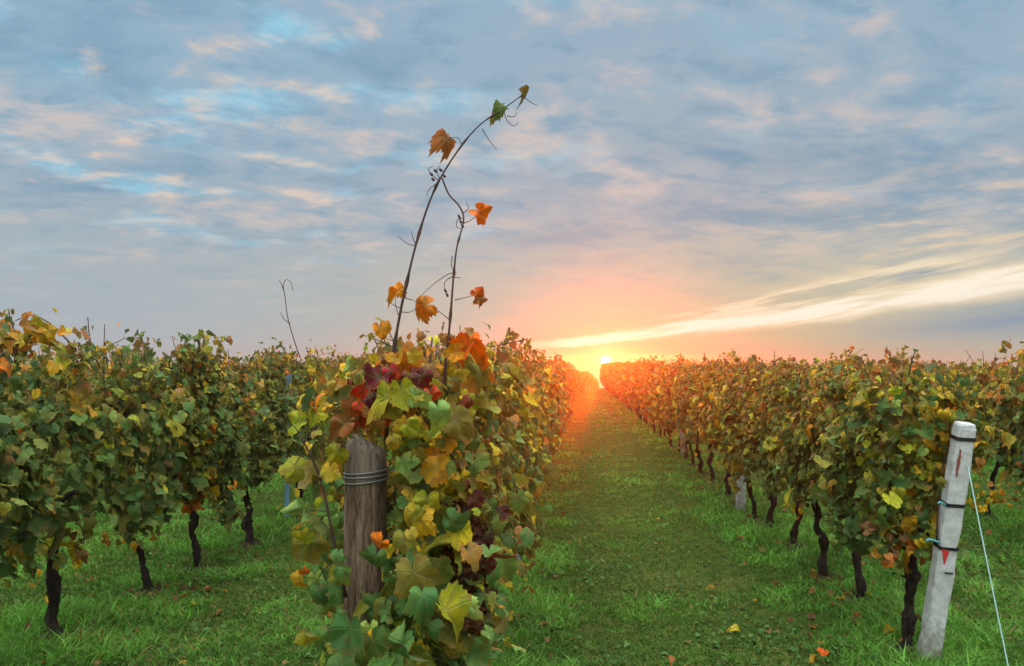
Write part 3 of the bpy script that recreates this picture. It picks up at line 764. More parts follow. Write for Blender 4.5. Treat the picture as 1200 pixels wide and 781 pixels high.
# ------------------------------------------------------------------ the first vine, at the wooden post
HV_Y = 2.62
def hero_vine():
    rng = np.random.default_rng(31)
    bx = ROW_C+.04
    root = bpy.data.objects.new('grapevine', None); COL.objects.link(root); root.location = (bx, HV_Y, float(zg(bx, HV_Y)))
    O = np.array(root.location)
    tag(root, 'foremost grapevine around the round wooden post, with red and yellow leaves and tall bare shoots', 'grapevine', G_C)
    tm, head = trunk_mb(rng, .74, .04, 12); obj('trunk', tm.mesh('trunk', [M['bark']]), root)
    for s in (-1, 1): obj('arm', arm_mb(rng, head, s).mesh('arm', [M['bark']]), root)
    W = lambda px, py, y: np.array(at(px, py, y))-O
    # foliage behind and around the post
    fm, cm = MB(), []
    def proj(p):
        q = CAM_M.transposed() @ (Vector(p+O)-EYE)
        return CX+q.x/-q.z*F_PX, CY-q.y/-q.z*F_PX, p[1]+O[1]
    def clear(p):
        px, py, d = proj(p)
        if d < 2.46 and py > 470 and px < 470: return False
        if py > 505 and px < 470: return False
        return py > 395+max(0, 470-px)*.5
    canopy(fm, rng, 'near', 1500, .034, 2.1, zlo=.62, zhi=1.68, ylen=.9, w0=.25, canes=cm, keep=clear, stray=False)
    for sm in cm: obj('shoot', sm.mesh('shoot', [M['cane']]), root)
    # fill: leaves hanging around the post and down its right side
    n = 420; px = 468+np.abs(rng.normal(0, 48, n)); py = rng.uniform(440, 790, n); yy = rng.uniform(2.12, 2.6, n)
    px += np.where(py > 690, rng.uniform(-70, 0, n), 0)
    P = np.array([W(a, b_, c) for a, b_, c in zip(px, py, yy)])
    leaves(fm, rng, 'near', P, rng.normal(0, .55, (n, 3))+[.25, -1, .3], rng.normal(0, .45, (n, 3))+[0, -.3, -1], 0.030*rng.lognormal(0, .38, n), leaf_colour(rng, 1.5+rng.normal(0, .7, n)), 1.2)
    n = 40; px = rng.normal(388, 12, n); py = rng.uniform(560, 790, n); yy = rng.uniform(2.35, 2.6, n)
    P = np.array([W(a, b_, c) for a, b_, c in zip(px, py, yy)])
    leaves(fm, rng, 'near', P, rng.normal(0, .5, (n, 3))+[-.3, -1, .3], rng.normal(0, .45, (n, 3))+[0, -.3, -1], .036*rng.lognormal(0, .3, n), leaf_colour(rng, 1.0+rng.normal(0, .5, n)), 1.2)
    # leaves crowding the post's edges and hiding its foot
    n = 64; px = np.where(rng.uniform(size=n) < .5, rng.normal(399, 6, n), rng.normal(461, 6, n)); py = rng.uniform(630, 790, n); yy = rng.uniform(2.1, 2.22, n)
    low = np.arange(n) < 26; px = np.where(low, rng.uniform(400, 470, n), px); py = np.where(low, rng.uniform(705, 795, n), py)
    P = np.array([W(a, b_, c) for a, b_, c in zip(px, py, yy)])
    leaves(fm, rng, 'near', P, rng.normal(0, .5, (n, 3))+[0, -1, .5], rng.normal(0, .45, (n, 3))+[0, -.3, -1], .033*rng.lognormal(0, .3, n), leaf_colour(rng, .9+rng.normal(0, .6, n)), 1.6)
    # dark wine-coloured leaves hanging low on the right
    n = 110; px = rng.normal(552, 13, n); py = rng.uniform(585, 740, n); yy = rng.uniform(2.15, 2.5, n)
    P = np.array([W(a, b_, c) for a, b_, c in zip(px, py, yy)])
    leaves(fm, rng, 'near', P, rng.normal(0, .6, (n, 3))+[.4, -1, .1], rng.normal(0, .35, (n, 3))+[0, 0, -1], .034*rng.lognormal(0, .25, n), PAL['maroon'][None]*np.array([[.75, .9, 1.3]])*rng.uniform(.15, .8, (n, 1)), 1.8)
    # red and rusty leaves crowded over the head of the post
    n = 90; px = rng.normal(455, 38, n); py = np.minimum(460+rng.normal(0, 16, n)+np.abs(px-455)*.2, 494); yy = rng.uniform(2.12, 2.4, n)
    P = np.array([W(a, b_, c) for a, b_, c in zip(px, py, yy)])
    cols = np.array([PAL[('red', 'maroon', 'rust', 'red', 'olive', 'brown', 'redor', 'yg')[i]] for i in rng.integers(0, 8, n)])*rng.uniform(.7, 1.2, (n, 1))
    leaves(fm, rng, 'near', P, rng.normal(0, .6, (n, 3))+[0, -1, .4], rng.normal(0, .5, (n, 3))+[0, -.3, -.8], .027*rng.lognormal(0, .3, n), cols, 1.7)
    obj('foliage', fm.mesh('foliage', [M['leaf']]), root)
    # single leaves one can tell apart: px, py, distance, width px, colour, tip angle (0 = down, + = right), tilt up, tilt right
    L = [(345, 496, 2.25, 40, 'yg', -80, .5, -.2), (368, 491, 2.2, 30, 'yg', 20, .2, .9), (386, 504, 2.2, 28, 'pale', 40, .3, 1.2), (341, 551, 2.2, 42, 'yg', -75, .5, 0),
         (354, 602, 2.25, 44, 'pale', -10, .1, -.2), (362, 645, 2.3, 50, 'olive', 10, .2, 0), (352, 634, 2.2, 34, 'yg', -60, .3, 0),
         (446, 471, 2.0, 46, 'yg', -70, .8, -.2), (472, 466, 1.98, 48, 'yg', 15, .25, .1), (455, 484, 2.0, 38, 'olive', -20, .1, -.3), (490, 468, 1.98, 38, 'pale', 60, .6, .3),
         (519, 486, 2.0, 44, 'pale', 45, .2, .9), (540, 497, 2.1, 46, 'olive', 60, .4, .2), (483, 500, 2.05, 32, 'yg', 70, .9, 0), (505, 478, 2.15, 40, 'olive', 20, .3, .2),
         (424, 462, 2.12, 36, 'red', -30, .3, -.3), (417, 482, 2.12, 34, 'red', -20, .1, -.2), (443, 450, 2.15, 52, 'maroon', -10, .7, 0), (462, 440, 2.15, 44, 'red', 40, .5, .2),
         (497, 446, 2.12, 48, 'maroon', 40, .4, .2), (507, 466, 2.08, 36, 'red', 10, .1, .5), (398, 500, 2.15, 36, 'rust', -60, .6, 0), (404, 503, 2.2, 26, 'olive', -60, .5, 0),
         (476, 448, 2.2, 40, 'maroon', -30, .5, .1), (434, 470, 2.18, 42, 'maroon', 10, .3, 0), (392, 535, 2.2, 34, 'yg', -30, .2, .2), (386, 556, 2.2, 30, 'yellow', 0, .1, 0), (412, 478, 2.25, 30, 'rust', 30, .2, 0),
         (462, 518, 2.1, 26, 'yellow', 10, .2, 0), (471, 547, 2.08, 34, 'pale', 0, .1, .5), (512, 556, 2.1, 52, 'gold', 0, .2, 0), (526, 520, 2.15, 34, 'orange', 30, .3, 0),
         (509, 540, 2.15, 36, 'orange', -30, .3, 0), (503, 592, 2.1, 40, 'yg', 20, .3, 0), (488, 616, 2.08, 58, 'yellow', -5, .15, -.1), (534, 619, 2.1, 46, 'teal', 35, .15, .4), (545, 573, 2.2, 28, 'maroon', 10, .0, .6),
         (444, 641, 2.0, 30, 'redor', -20, .2, 0), (437, 661, 1.98, 42, 'teal', -15, .2, 0), (456, 650, 2.02, 28, 'yellow', 20, .1, 0), (474, 636, 2.02, 34, 'olive', 10, .2, .2),
         (487, 683, 1.95, 66, 'olive', 12, .35, 0), (500, 706, 1.93, 50, 'teal', 30, .55, .2), (412, 748, 1.85, 64, 'teal', 8, .12, -.15), (527, 728, 1.92, 68, 'yg', 25, .3, .2), (500, 742, 1.95, 52, 'green', -10, .2, 0),
         (545, 712, 1.98, 40, 'pale', 55, .3, .5), (440, 760, 1.95, 52, 'green', 20, .2, 0), (474, 765, 1.9, 56, 'teal', 10, .2, 0), (560, 770, 2.0, 44, 'teal', 55, .4, .3), (400, 790, 1.85, 60, 'green', 0, .2, 0),
         (351, 684, 2.3, 30, 'yellow', 0, .2, 0), (357, 672, 2.28, 16, 'redor', 20, .1, 0), (371, 683, 2.25, 30, 'pale', 15, .1, .3), (377, 697, 2.22, 34, 'teal', 20, .2, 0), (392, 660, 2.3, 30, 'olive', 0, .2, 0),
         (575, 596, 2.6, 34, 'green', 20, .2, .3), (590, 610, 2.7, 34, 'pale', 30, .1, .7), (560, 600, 2.5, 36, 'olive', 0, .3, 0), (584, 640, 2.7, 30, 'yg', 30, .1, .5), (556, 548, 2.4, 36, 'pale', 20, .2, .4), (572, 470, 2.5, 40, 'olive', 10, .3, 0),
         (480, 418, 2.3, 38, 'orange', -25, .1, .3), (467, 428, 2.28, 30, 'gold', 10, .2, 0), (541, 411, 2.3, 40, 'redor', -65, .15, .2), (553, 402, 2.31, 30, 'redor', 10, .1, 0), (530, 414, 2.29, 34, 'orange', -70, .2, 0), (563, 445, 2.4, 36, 'olive', 0, .3, 0),
         (447, 390, 2.36, 30, 'orange', 20, .1, .5), (463, 342, 2.38, 28, 'orange', -60, .3, 0), (492, 361, 2.36, 42, 'orange', -65, .2, .2), (563, 346, 2.38, 26, 'redor', 60, .5, .1), (561, 354, 2.385, 24, 'rust', 5, .0, 1.1),
         (568, 250, 2.4, 34, 'redor', 75, .2, .2), (523, 166, 2.4, 38, 'rust', -15, .1, .7), (584, 126, 2.4, 26, 'green', -60, .3, 0), (613, 111, 2.4, 20, 'olive', 40, .2, .9)]
    lm = []
    for k, (px, py, y, wpx, c, ang, tu, tr) in enumerate(L):
        # the position names the middle of the blade; the stalk sits up along the tip axis
        s = wpx*y/906/1.45*(.76 if py > 400 else .72)*(.72 if c in ('red', 'maroon') else 1)
        a = R(ang); T = np.array([math.sin(a), -.15, -math.cos(a)])
        P = W(px, py, y)-T*s*.32
        mb = MB()
        leaves(mb, np.random.default_rng(900+k), 'hero', [P], [np.array([tr+rng.normal(0, .35), -1.0, tu+rng.normal(.1, .35)])], [T+rng.normal(0, .25, 3)], [s], [PAL[c]*rng.uniform(.75, 1.05)], 2.1 if py > 400 else 2.7)
        lm.append((px, py, P, mb))
    # tall shoots against the sky
    def shoot(path, r0, r1, n=26):
        mb = MB(); pts = spline([W(a, b_, c) for a, b_, c in path], n)
        rad = .82*np.linspace(r0, r1, n)*(1+.65*(np.arange(n) % 5 == 0))
        tube(mb, pts, rad, 7, .05, rng); return mb
    def twig(mb, path, r0=.0016, r1=.0008, n=10):
        tube(mb, spline([W(*p) for p in path], n), np.linspace(r0, r1, n), 5)
    c1 = shoot([(452, 520, 2.34), (459, 430, 2.36), (468, 372, 2.37), (478, 325, 2.38), (488, 285, 2.39), (501, 243, 2.4), (516, 209, 2.4), (540, 172, 2.4), (563, 146, 2.4), (588, 129, 2.4), (613, 111, 2.4)], .0062, .0018, 36)
    for p in ([(488, 288, 2.39), (478, 286, 2.38), (467, 277, 2.37)], [(487, 287, 2.39), (484, 279, 2.38), (482, 271, 2.38)], [(541, 170, 2.4), (537, 162, 2.4), (527, 161, 2.4)],
              [(470, 362, 2.37), (462, 358, 2.37), (452, 352, 2.36)], [(471, 366, 2.37), (480, 366, 2.36), (488, 362, 2.36)], [(565, 151, 2.4), (572, 163, 2.41), (582, 176, 2.42)],
              [(590, 130, 2.4), (594, 141, 2.4), (602, 148, 2.4), (608, 143, 2.4)], [(594, 136, 2.4), (602, 137, 2.4), (606, 132, 2.4)], [(612, 112, 2.4), (622, 120, 2.4), (630, 124, 2.4)],
              [(514, 212, 2.4), (505, 204, 2.39), (502, 198, 2.39), (508, 195, 2.39)], [(512, 215, 2.4), (503, 222, 2.39), (500, 230, 2.39)], [(515, 210, 2.4), (512, 200, 2.4), (516, 194, 2.4)], [(463, 400, 2.36), (455, 398, 2.36), (449, 392, 2.36)],
              [(468, 372, 2.37), (464, 360, 2.37), (463, 346, 2.38)], [(475, 350, 2.375), (484, 352, 2.37), (490, 356, 2.36)]):
        twig(c1, p)
    for p in ((504, 203), (509, 199), (515, 198), (506, 209), (519, 205)):
        tube(c1, [W(p[0], p[1], 2.39), W(p[0]+3, p[1]+3, 2.39)], .004, 6)
    k1 = obj('cane', c1.mesh('cane', [M['cane']]), root)
    c2 = shoot([(518, 520, 2.34), (521, 440, 2.36), (527, 380, 2.37), (531, 330, 2.38), (535, 292, 2.39), (543, 262, 2.4)], .0055, .0026, 24)
    tube(c2, spline([W(518, 209, 2.4), W(526, 228, 2.4), (W(537, 240, 2.4)), W(543, 252, 2.4), W(543, 262, 2.4)], 14), np.linspace(.0028, .0024, 14), 6)
    for p in ([(543, 262, 2.4), (552, 258, 2.4), (560, 252, 2.4)], [(533, 352, 2.38), (545, 349, 2.38), (557, 346, 2.38)], [(528, 376, 2.37), (518, 368, 2.37), (508, 360, 2.37)], [(542, 256, 2.4), (536, 258, 2.4), (535, 266, 2.4), (540, 268, 2.4)],
              [(543, 250, 2.4), (549, 244, 2.4), (546, 238, 2.4)], [(535, 320, 2.385), (524, 322, 2.38), (505, 336, 2.375), (488, 352, 2.36)], [(534, 322, 2.385), (522, 330, 2.38), (521, 340, 2.38)], [(532, 325, 2.38), (540, 326, 2.38)],
              [(530, 300, 2.39), (529, 312, 2.39), (533, 320, 2.385)], [(521, 430, 2.36), (530, 420, 2.33), (538, 412, 2.3)]):
        twig(c2, p)
    for p in ((539, 258), (541, 263), (537, 252), (521, 339), (523, 344)):
        tube(c2, [W(p[0], p[1], 2.39), W(p[0]+2, p[1]+4, 2.39)], .0036, 6)
    k2 = obj('cane', c2.mesh('cane', [M['cane']]), root)
    c3 = shoot([(405, 700, 2.2), (392, 640, 2.2), (378, 570, 2.2), (362, 530, 2.2), (350, 508, 2.2)], .0055, .0025, 18)
    for p in ([(356, 518, 2.2), (366, 505, 2.2), (374, 498, 2.2)], [(360, 524, 2.2), (350, 538, 2.2), (345, 545, 2.2)], [(350, 508, 2.2), (345, 500, 2.2), (340, 497, 2.2)], [(384, 600, 2.2), (370, 598, 2.22), (360, 600, 2.25)], [(395, 655, 2.2), (380, 668, 2.22), (372, 680, 2.24)]): twig(c3, p, .002, .0012)
    k3 = obj('cane', c3.mesh('cane', [M['cane']]), root)
    for px, py, P, mb in lm:
        par = root
        if py < 400: par = k2 if px > 530 and py > 200 else k1
        elif px < 372 and py < 570: par = k3
        obj('leaf', mb.mesh('leaf', [M['leaf']]), par)
    return root
hero_vine()
def owner_of(x, y):
    best = min((o for o in COL.objects if o.name.startswith('grapevine') and o.parent is None), key=lambda o: abs(o.location.x-x)+abs(o.location.y-y))
    return best, Matrix.LocRotScale(best.location, best.rotation_euler, best.scale).inverted()
def cluster(name, px, py, y, spread, n, size, cols, own):
    # a knot of turned leaves on one vine
    best, inv = owner_of(*own); rng = np.random.default_rng(int(px*7+py))
    P = [np.array(inv @ at(px+rng.normal(0, spread[0]), py+rng.normal(0, spread[1]), y+rng.normal(0, .06))) for _ in range(n)]
    C = np.array([PAL[cols[i]] for i in rng.integers(0, len(cols), n)])*rng.uniform(.7, 1.15, (n, 1))
    fl = -1.0 if abs(best.rotation_euler[2]) < 1.5 else 1.0
    mb = MB(); leaves(mb, rng, 'near', P, rng.normal(0, .6, (n, 3))+[0, fl, .4], rng.normal(0, .5, (n, 3))+[0, 0, -.9], size*rng.lognormal(0, .25, n), C, 1.6)
    obj(name, mb.mesh(name, [M['leaf']]), best)
cluster('foliage', 1100, 500, 4.68, (17, 26), 70, .044, ['gold', 'yellow', 'olive', 'yg', 'gold', 'green'], (1.95, 4.93))
cluster('foliage', 1072, 560, 4.72, (26, 46), 150, .045, ['green', 'olive', 'yg', 'gold', 'teal', 'pale', 'olive', 'brown'], (1.95, 4.93))
cluster('foliage', 1108, 478, 4.62, (12, 9), 22, .042, ['gold', 'orange', 'yellow', 'olive'], (1.95, 4.93))
cluster('foliage', 1052, 640, 4.75, (14, 16), 30, .036, ['orange', 'rust', 'brown', 'brown', 'gold'], (1.95, 4.93))
cluster('foliage', 1090, 648, 4.85, (12, 8), 14, .034, ['brown', 'rust', 'gold'], (1.95, 4.93))
cluster('foliage', 222, 570, 6.1, (16, 16), 34, .042, ['orange', 'redor', 'rust', 'gold', 'redor'], (-3.2, 6.35))
cluster('foliage', 225, 505, 6.0, (16, 20), 30, .042, ['orange', 'gold', 'rust', 'yellow', 'olive'], (-3.2, 6.35))
cluster('foliage', 75, 640, 4.55, (24, 9), 26, .040, ['yellow', 'gold', 'yg', 'brown', 'olive'], (-3.2, 4.6))
cluster('foliage', 148, 628, 5.6, (18, 6), 14, .036, ['gold', 'orange', 'olive'], (-3.2, 5.7))
cluster('foliage', 20, 395, 4.3, (22, 12), 34, .042, ['gold', 'orange', 'rust', 'olive', 'yg'], (-3.2, 4.6))
cluster('foliage', 1165, 580, 8.0, (22, 8), 24, .042, ['gold', 'orange', 'rust', 'yellow'], (4.5, 8.2))
# thin bare shoots standing out of the left row
def sky_shoot(path, owner_y, owner_x, leaves_at=()):
    best = min((o for o in COL.objects if o.name.startswith('grapevine') and o.parent is None), key=lambda o: abs(o.location.x-owner_x)+abs(o.location.y-owner_y))
    inv = Matrix.LocRotScale(best.location, best.rotation_euler, best.scale).inverted()
    rng = np.random.default_rng(int(path[0][0]))
    mb = MB(); tube(mb, [np.array(inv @ Vector(p)) for p in spline([at(*p) for p in path], 16)], np.linspace(.006, .0028, 16), 5)
    o = obj('cane', mb.mesh('cane', [M['cane']]), best)
    if leaves_at:
        lb = MB(); k = len(leaves_at); P = [np.array(inv @ at(a, b_, c)) for a, b_, c in leaves_at]
        leaves(lb, rng, 'near', P, rng.normal(0, .5, (k, 3))+[0, -1, .3], rng.normal(0, .5, (k, 3))+[0, 0, -.6], np.full(k, .020), leaf_colour(rng, np.full(k, 1.2)))
        obj('shoot_leaves', lb.mesh('shoot_leaves', [M['leaf']]), o)
sky_shoot([(352, 420, 8.5), (345, 400, 8.5), (337, 372, 8.5), (334, 348, 8.5), (332, 336, 8.5), (335, 328, 8.5), (341, 331, 8.5), (343, 341, 8.5)], 8.5, -3.2)
sky_shoot([(333, 342, 8.5), (330, 334, 8.5), (327, 328, 8.5)], 8.5, -3.2)
sky_shoot([(340, 380, 8.5), (333, 374, 8.5), (328, 366, 8.5)], 8.5, -3.2)
sky_shoot([(85, 405, 4.7), (72, 392, 4.7), (55, 377, 4.7), (36, 370, 4.7), (18, 376, 4.7)], 4.6, -3.2, [(70, 391, 4.7), (40, 371, 4.7)])
sky_shoot([(20, 400, 4.4), (14, 380, 4.4), (10, 364, 4.4)], 4.6, -3.2, [(8, 363, 4.4), (14, 364, 4.4), (10, 372, 4.4)])
sky_shoot([(112, 420, 5.6), (105, 395, 5.6), (103, 372, 5.6)], 5.7, -3.2, [(103, 373, 5.6), (99, 384, 5.6), (108, 384, 5.6), (101, 396, 5.6)])
sky_shoot([(855, 440, 9.7), (850, 425, 9.7), (848, 413, 9.7)], 9.7, 1.93, [(848, 414, 9.7), (853, 417, 9.7), (846, 420, 9.7)])
sky_shoot([(1065, 440, 5.1), (1068, 425, 5.1), (1073, 410, 5.1)], 4.9, 1.93, [(1073, 411, 5.1), (1064, 419, 5.1)])

# ------------------------------------------------------------------ wooden post with its wire
def wooden_post():
    rng = np.random.default_rng(3)
    p = at(429, 620, 2.3); x, y = p.x, 2.3
    root = bpy.data.objects.new('wooden_post', None); COL.objects.link(root); root.location = (x, y, float(zg(x, y)))
    tag(root, 'weathered round wooden end post wrapped in wire, among the nearest leaves', 'post')
    zt = 1.478-float(zg(x, y)); sides = 96
    zs = np.concatenate([[-.15], np.linspace(0, zt-.07, 26), [zt-.045, zt-.024, zt-.010, zt-.002]])
    rr = np.concatenate([np.full(27, .0625), [.0605, .055, .044, .024]])
    a = np.linspace(0, 2*math.pi, sides, endpoint=False)
    split = 1-.13*np.exp(-((a-4.45)/.05)**2)-.10*np.exp(-((a-5.3)/.04)**2)-.12*np.exp(-((a-3.85)/.04)**2)
    V = []
    for z, r in zip(zs, rr):
        wob = 1+.018*np.sin(3*a+z*4)+.012*np.sin(7*a-z*9)+.008*rng.normal(size=sides)
        top = max(0, (z-(zt-.08))/.08)
        V.append(np.stack([np.cos(a)*r*wob*split+.004*math.sin(z*3), np.sin(a)*r*wob*split, z+top*(.018*np.cos(a+2.6)+.006*rng.normal(size=sides))], 1))
    V = np.concatenate(V); k = np.arange(sides); k2 = (k+1) % sides; n = len(zs)
    mb = MB(); mb.add(V, [np.concatenate([np.stack([i*sides+k, i*sides+k2, (i+1)*sides+k2, (i+1)*sides+k], 1) for i in range(n-1)]), (k+(n-1)*sides)[None]])
    obj('timber', mb.mesh('timber', [M['wood']]), root)
    for zc, tilt in ((zt-.090, .10), (zt-.103, .07), (zt-.118, .11)):
        aa = np.linspace(0, 2*math.pi, 49)
        wb = MB(); tube(wb, np.stack([np.cos(aa)*.066, np.sin(aa)*.066, zc+.066*tilt*np.cos(aa-.4)], 1), .0024, 6, cap=False)
        obj('wire_loop', wb.mesh('wire_loop', [M['wire']]), root)
    return root, x, y, zt
_, WPX, WPY, WPZ = wooden_post()

# ------------------------------------------------------------------ leaning concrete post and its guy wire
def concrete_post(name, base, top, w, label, detail=False, group=None):
    base, top = Vector(base), Vector(top); ax = (top-base); Lh = ax.length
    root = bpy.data.objects.new(name, None); COL.objects.link(root); root.location = base
    root.rotation_euler = ax.to_track_quat('Z', 'Y').to_euler() if detail else Vector((0, 0, 1)).rotation_difference(ax).to_euler()
    root.rotation_euler = Vector((0, 0, 1)).rotation_difference(ax).to_euler()
    tag(root, label, 'post', group)
    rng = np.random.default_rng(int(base.y*10)+1)
    # chamfered square section, slightly tapered, rubbed edges
    h, c = w/2, w*.13
    sec = np.array([(h-c, -h), (h, -h+c), (h, h-c), (h-c, h), (-h+c, h), (-h, h-c), (-h, -h+c), (-h+c, -h)])
    zs = np.concatenate([[-.12], np.linspace(0, Lh-.03, 24), [Lh-.012, Lh]])
    V = []
    for i, z in enumerate(zs):
        s = 1.04-.07*z/Lh
        if i == len(zs)-1: s *= .84
        if i == len(zs)-2: s *= .96
        V.append(np.concatenate([sec*s+rng.normal(0, .0016, (8, 2))-sec*(rng.uniform(size=(8, 1)) < .07)*rng.uniform(.04, .12), np.full((8, 1), z)], 1))
    V = np.concatenate(V); k = np.arange(8); k2 = (k+1) % 8; n = len(zs)
    mb = MB(); mb.add(V, [np.concatenate([np.stack([i*8+k, i*8+k2, (i+1)*8+k2, (i+1)*8+k], 1) for i in range(n-1)]), (k+(n-1)*8)[None]])
    obj('shaft', mb.mesh('shaft', [M['concrete']], smooth=False), root)
    return root, Lh
def band(root, z, w, hgt, mat, tilt=0.0, name='strap'):
    h = w/2+.004; c = .012; mb = MB(); t = .005
    sec = np.array([(h-c, -h), (h, -h+c), (h, h-c), (h-c, h), (-h+c, h), (-h, h-c), (-h, -h+c), (-h+c, -h)])
    V = np.concatenate([np.concatenate([sec*q, (z+dz+tilt*sec[:, :1])], 1) for q, dz in ((1-.004/h, -hgt/2), (1.0, -hgt/2+.001), (1.0, hgt/2-.001), (1-.004/h, hgt/2))])
    k = np.arange(8); k2 = (k+1) % 8
    mb.add(V, [np.concatenate([np.stack([i*8+k, i*8+k2, (i+1)*8+k2, (i+1)*8+k], 1) for i in range(3)])])
    return obj(name, mb.mesh(name, [mat], smooth=False), root)
b0 = at(1086, 746, 4.72); b0.z = float(zg(b0.x, b0.y)); t0 = at(1131, 496, 4.52)
CP, CPL = concrete_post('concrete_post', b0, t0, .098, 'pale leaning concrete end post with black straps and a red tag', True)
def along(py):           # height on the post's axis at a photograph row
    lo, hi = 0.0, CPL
    for _ in range(40):
        m = (lo+hi)/2; q = b0+(t0-b0)*(m/CPL); d = CAM_M.transposed() @ (q-EYE)
        yy = CY-d.y/(-d.z)*F_PX
        if yy > py: lo = m
        else: hi = m
    return lo
for py in (513, 590, 640): band(CP, along(py), .097, .020, M['strap'], .05)
def wedge():
    z = along(646); h = .0505; mb = MB()
    V = np.array([(-.044, -h-.003, z+.026), (-.002, -h-.003, z+.020), (-.018, -h-.003, z-.062), (-.044, -h+.004, z+.026), (-.002, -h+.004, z+.020), (-.018, -h+.004, z-.062)])
    mb.add(V, [np.array([[0, 2, 1], [3, 4, 5]]), np.array([[0, 1, 4, 3], [1, 2, 5, 4], [2, 0, 3, 5]])])
    obj('red_tag', mb.mesh('red_tag', [M['red']], smooth=False), CP)
    for py, s in ((590, 1), (634, 1.3)):
        zz = along(py); t = MB()
        tube(t, spline([(-.062, -.05, zz), (-.08, -.06, zz+.008), (-.092*s, -.055, zz+.014), (-.105*s, -.06, zz+.004)], 10), .006, 6)
        obj('twine', t.mesh('twine', [M['teal']]), CP)
    z = along(667); t = MB(); tube(t, [(-.012, -.060, z), (.030, -.060, z+.002)], .005, 6); obj('staple', t.mesh('staple', [M['strap']]), CP)
    z = along(540); t = MB(); V = []
    rg = np.random.default_rng(4)
    zz = np.linspace(z+.075, z-.085, 12); ww = .006*np.sin(np.linspace(.2, 3.0, 12))+.002
    V = np.concatenate([np.stack([-.026+rg.normal(0, .0015, 12)-ww, np.full(12, -h*.985-.0016), zz], 1), np.stack([-.026+rg.normal(0, .0015, 12)+ww, np.full(12, -h*.985-.0016), zz], 1)])
    k = np.arange(11); t.add(V, [np.stack([k, k+1, 12+k+1, 12+k], 1)]); obj('rust_streak', t.mesh('rust_streak', [M['rust']]), CP)
wedge()
gw = MB(); ga, gb = at(1134, 546, 4.50), at(1196, 822, 3.92); gb.z = float(zg(gb.x, gb.y))-.03
tube(gw, spline([ga, (ga+gb)/2+Vector((0, 0, -.006)), gb], 12), .0036, 8)
tag(obj('guy_wire', gw.mesh('guy_wire', [M['rope']])), 'pale green guy wire running from the concrete post down to the grass', 'wire')

# intermediate posts of the right row
lab_cp = ['pale concrete post among the trunks midway along the right row, nearest of its line', 'second pale concrete post in the right row, beyond the nearest one', 'third pale concrete post in the right row, small and far', 'fourth pale concrete post in the right row, under the sun']
for k, (px, y) in enumerate(((861, 9.35), (783, 15.4), (747, 21.6), (732, 27.8))):
    x = (px-680)/906*y if k == 0 else ROW_R+.06
    concrete_post('concrete_post', (x, y, float(zg(x, y))), (x+.01, y, 1.55), .10, lab_cp[k], group='concrete posts standing along the right row')
# blue stakes
def stake(x, y, h, label):
    mb = MB(); w = .026
    pr = np.array([(-w, -w*.5), (0, -w*.15), (w, -w*.5), (w, w*.35), (w*.8, w*.35), (w*.8, -w*.1), (0, w*.2), (-w*.8, -w*.1), (-w*.8, w*.35), (-w, w*.35)])
    zs = [-.1, .3, .7, h]; n = len(pr)
    V = np.concatenate([np.concatenate([pr, np.full((n, 1), z)], 1) for z in zs]); k = np.arange(n); k2 = (k+1) % n
    mb.add(V, [np.concatenate([np.stack([i*n+k, i*n+k2, (i+1)*n+k2, (i+1)*n+k], 1) for i in range(3)]), (k+3*n)[None]])
    tag(obj('metal_stake', mb.mesh('metal_stake', [M['blue']], smooth=False), None, (x, y, float(zg(x, y)))), label, 'stake', 'blue metal stakes holding the trellis')
stake((330-680)/906*8.4, 8.4, 1.6, 'blue grey metal stake standing in the left row, beneath its leaves')
stake((607-680)/906*6.35, 6.35, 1.5, 'blue metal stake half hidden at the lane edge of the wooden post row')
# trellis wires
def trellis(x0, y0, x1, y1, z, label):
    mb = MB(); ys_ = np.linspace(y0, y1, 14)
    tube(mb, np.stack([np.linspace(x0, x1, 14), ys_, z-.012*np.sin(np.linspace(0, math.pi*6, 14))**2], 1), .0016, 5)
    tag(obj('trellis_wire', mb.mesh('trellis_wire', [M['wire']])), label, 'wire', 'trellis wires strung along the rows')
trellis(WPX+.04, WPY, ROW_C, 40, WPZ-.11, 'thin trellis wire running back from the top of the wooden post')
for py, nm in ((513, 'upper'), (590, 'middle'), (640, 'lowest')):
    q = b0+(t0-b0)*(along(py)/CPL)
    trellis(q.x, q.y+.06, ROW_R, 40, q.z, f'thin trellis wire running back from the {nm} strap of the concrete post')

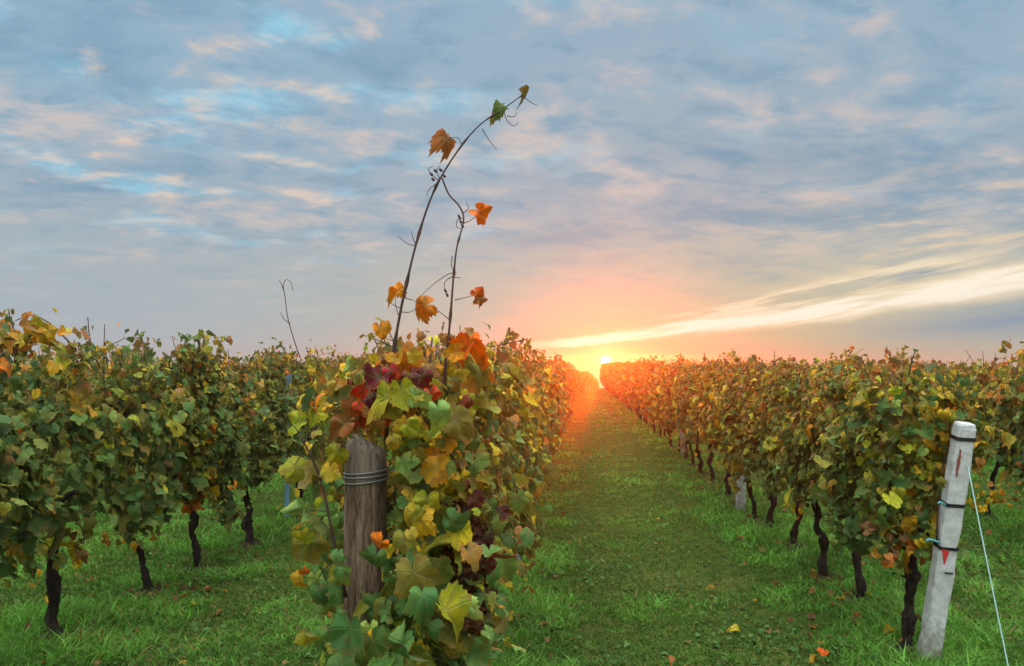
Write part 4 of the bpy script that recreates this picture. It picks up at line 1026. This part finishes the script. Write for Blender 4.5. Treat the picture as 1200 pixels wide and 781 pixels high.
# ------------------------------------------------------------------ fallen leaves
def fallen():
    rng = np.random.default_rng(21)
    spots = [((965, 776), 'redor', .045)]
    for _ in range(46):
        py = rng.uniform(600, 778); px = rng.choice([rng.uniform(590, 1040), rng.uniform(20, 340), rng.uniform(930, 1190)])
        spots.append(((px, py), rng.choice(['brown', 'rust', 'gold', 'brown', 'yellow', 'olive', 'rust']), rng.uniform(.024, .042)))
    for i, ((px, py), c, s) in enumerate(spots):
        d = ray(px, py); t = -EYE.z/d.z; p = EYE+d*t
        if abs(p.x-ROW_L) < .1 or abs(p.x-ROW_C) < .25: pass
        mb = MB(); leaves(mb, rng, 'near', [(0, 0, 0)], [(rng.normal(0, .35), rng.normal(-.25, .3), 1)], [(rng.normal(), rng.normal(), .1)], [s], [PAL[c]*(1.2 if i == 0 else .8)], 1.7)
        o = obj('fallen_leaf', mb.mesh('fallen_leaf', [M['leaf']]), None, (p.x, p.y, float(zg(p.x, p.y))+(.05 if i == 0 else .035)))
        tag(o, 'bright orange fallen leaf lying on the grass before the concrete post' if i == 0 else 'small dull fallen vine leaf lying in the grass', 'fallen leaf', 'fallen vine leaves on the grass')
fallen()

def litter():
    rng = np.random.default_rng(61); n = 2800
    rows = np.array([ROW_L, ROW_C, ROW_R, ROW_RR])[rng.integers(0, 4, n)]
    y = 3.6*(16/3.6)**rng.uniform(0, 1, n); x = rows+rng.normal(0, .24, n)
    cl = np.sin(y*2.1+rows)+np.sin(y*5.3+rows*3)
    k = rng.uniform(size=n) < np.clip(.45+.4*cl, .05, 1); x, y = x[k], y[k]; n = len(x)
    P = np.stack([x, y, zg(x, y)+rng.uniform(.01, .045, n)], 1)
    C = np.array([PAL[('brown', 'rust', 'brown', 'gold', 'olive')[i]] for i in rng.integers(0, 5, n)])*rng.uniform(.35, .9, (n, 1))
    mb = MB(); leaves(mb, rng, 'mid', P, rng.normal(0, .4, (n, 3))+[0, 0, 1], rng.normal(0, 1, (n, 3)), rng.uniform(.018, .042, n), C, 1.7)
    tag(obj('leaf_litter', mb.mesh('leaf_litter', [M['leaf']])), 'dull brown leaf litter gathered round the feet of the vines', 'leaf litter', kind='stuff')
litter()

# ------------------------------------------------------------------ haze
def haze():
    m = bpy.data.materials.new('haze_air'); m.use_nodes = True; t = m.node_tree; t.nodes.clear()
    out = t.nodes.new('ShaderNodeOutputMaterial'); v = t.nodes.new('ShaderNodeVolumePrincipled')
    v.inputs['Color'].default_value = (.95, .84, .72, 1); v.inputs['Density'].default_value = .0029; v.inputs['Anisotropy'].default_value = .91
    t.links.new(v.outputs[0], out.inputs['Volume'])
    x0, x1, y0, y1, z0, z1 = -95, 95, -16, 103, float(zg(0, 100))-1.0, 2.74
    mb = MB(); V = np.array([(x, y, z) for z in (z0, z1) for y in (y0, y1) for x in (x0, x1)])
    mb.add(V, [np.array([[0, 2, 3, 1], [4, 5, 7, 6], [0, 1, 5, 4], [2, 6, 7, 3], [0, 4, 6, 2], [1, 3, 7, 5]])])
    tag(obj('haze', mb.mesh('haze', [m], smooth=False)), 'thin warm evening haze filling the vineyard air', 'haze', kind='stuff')
haze()
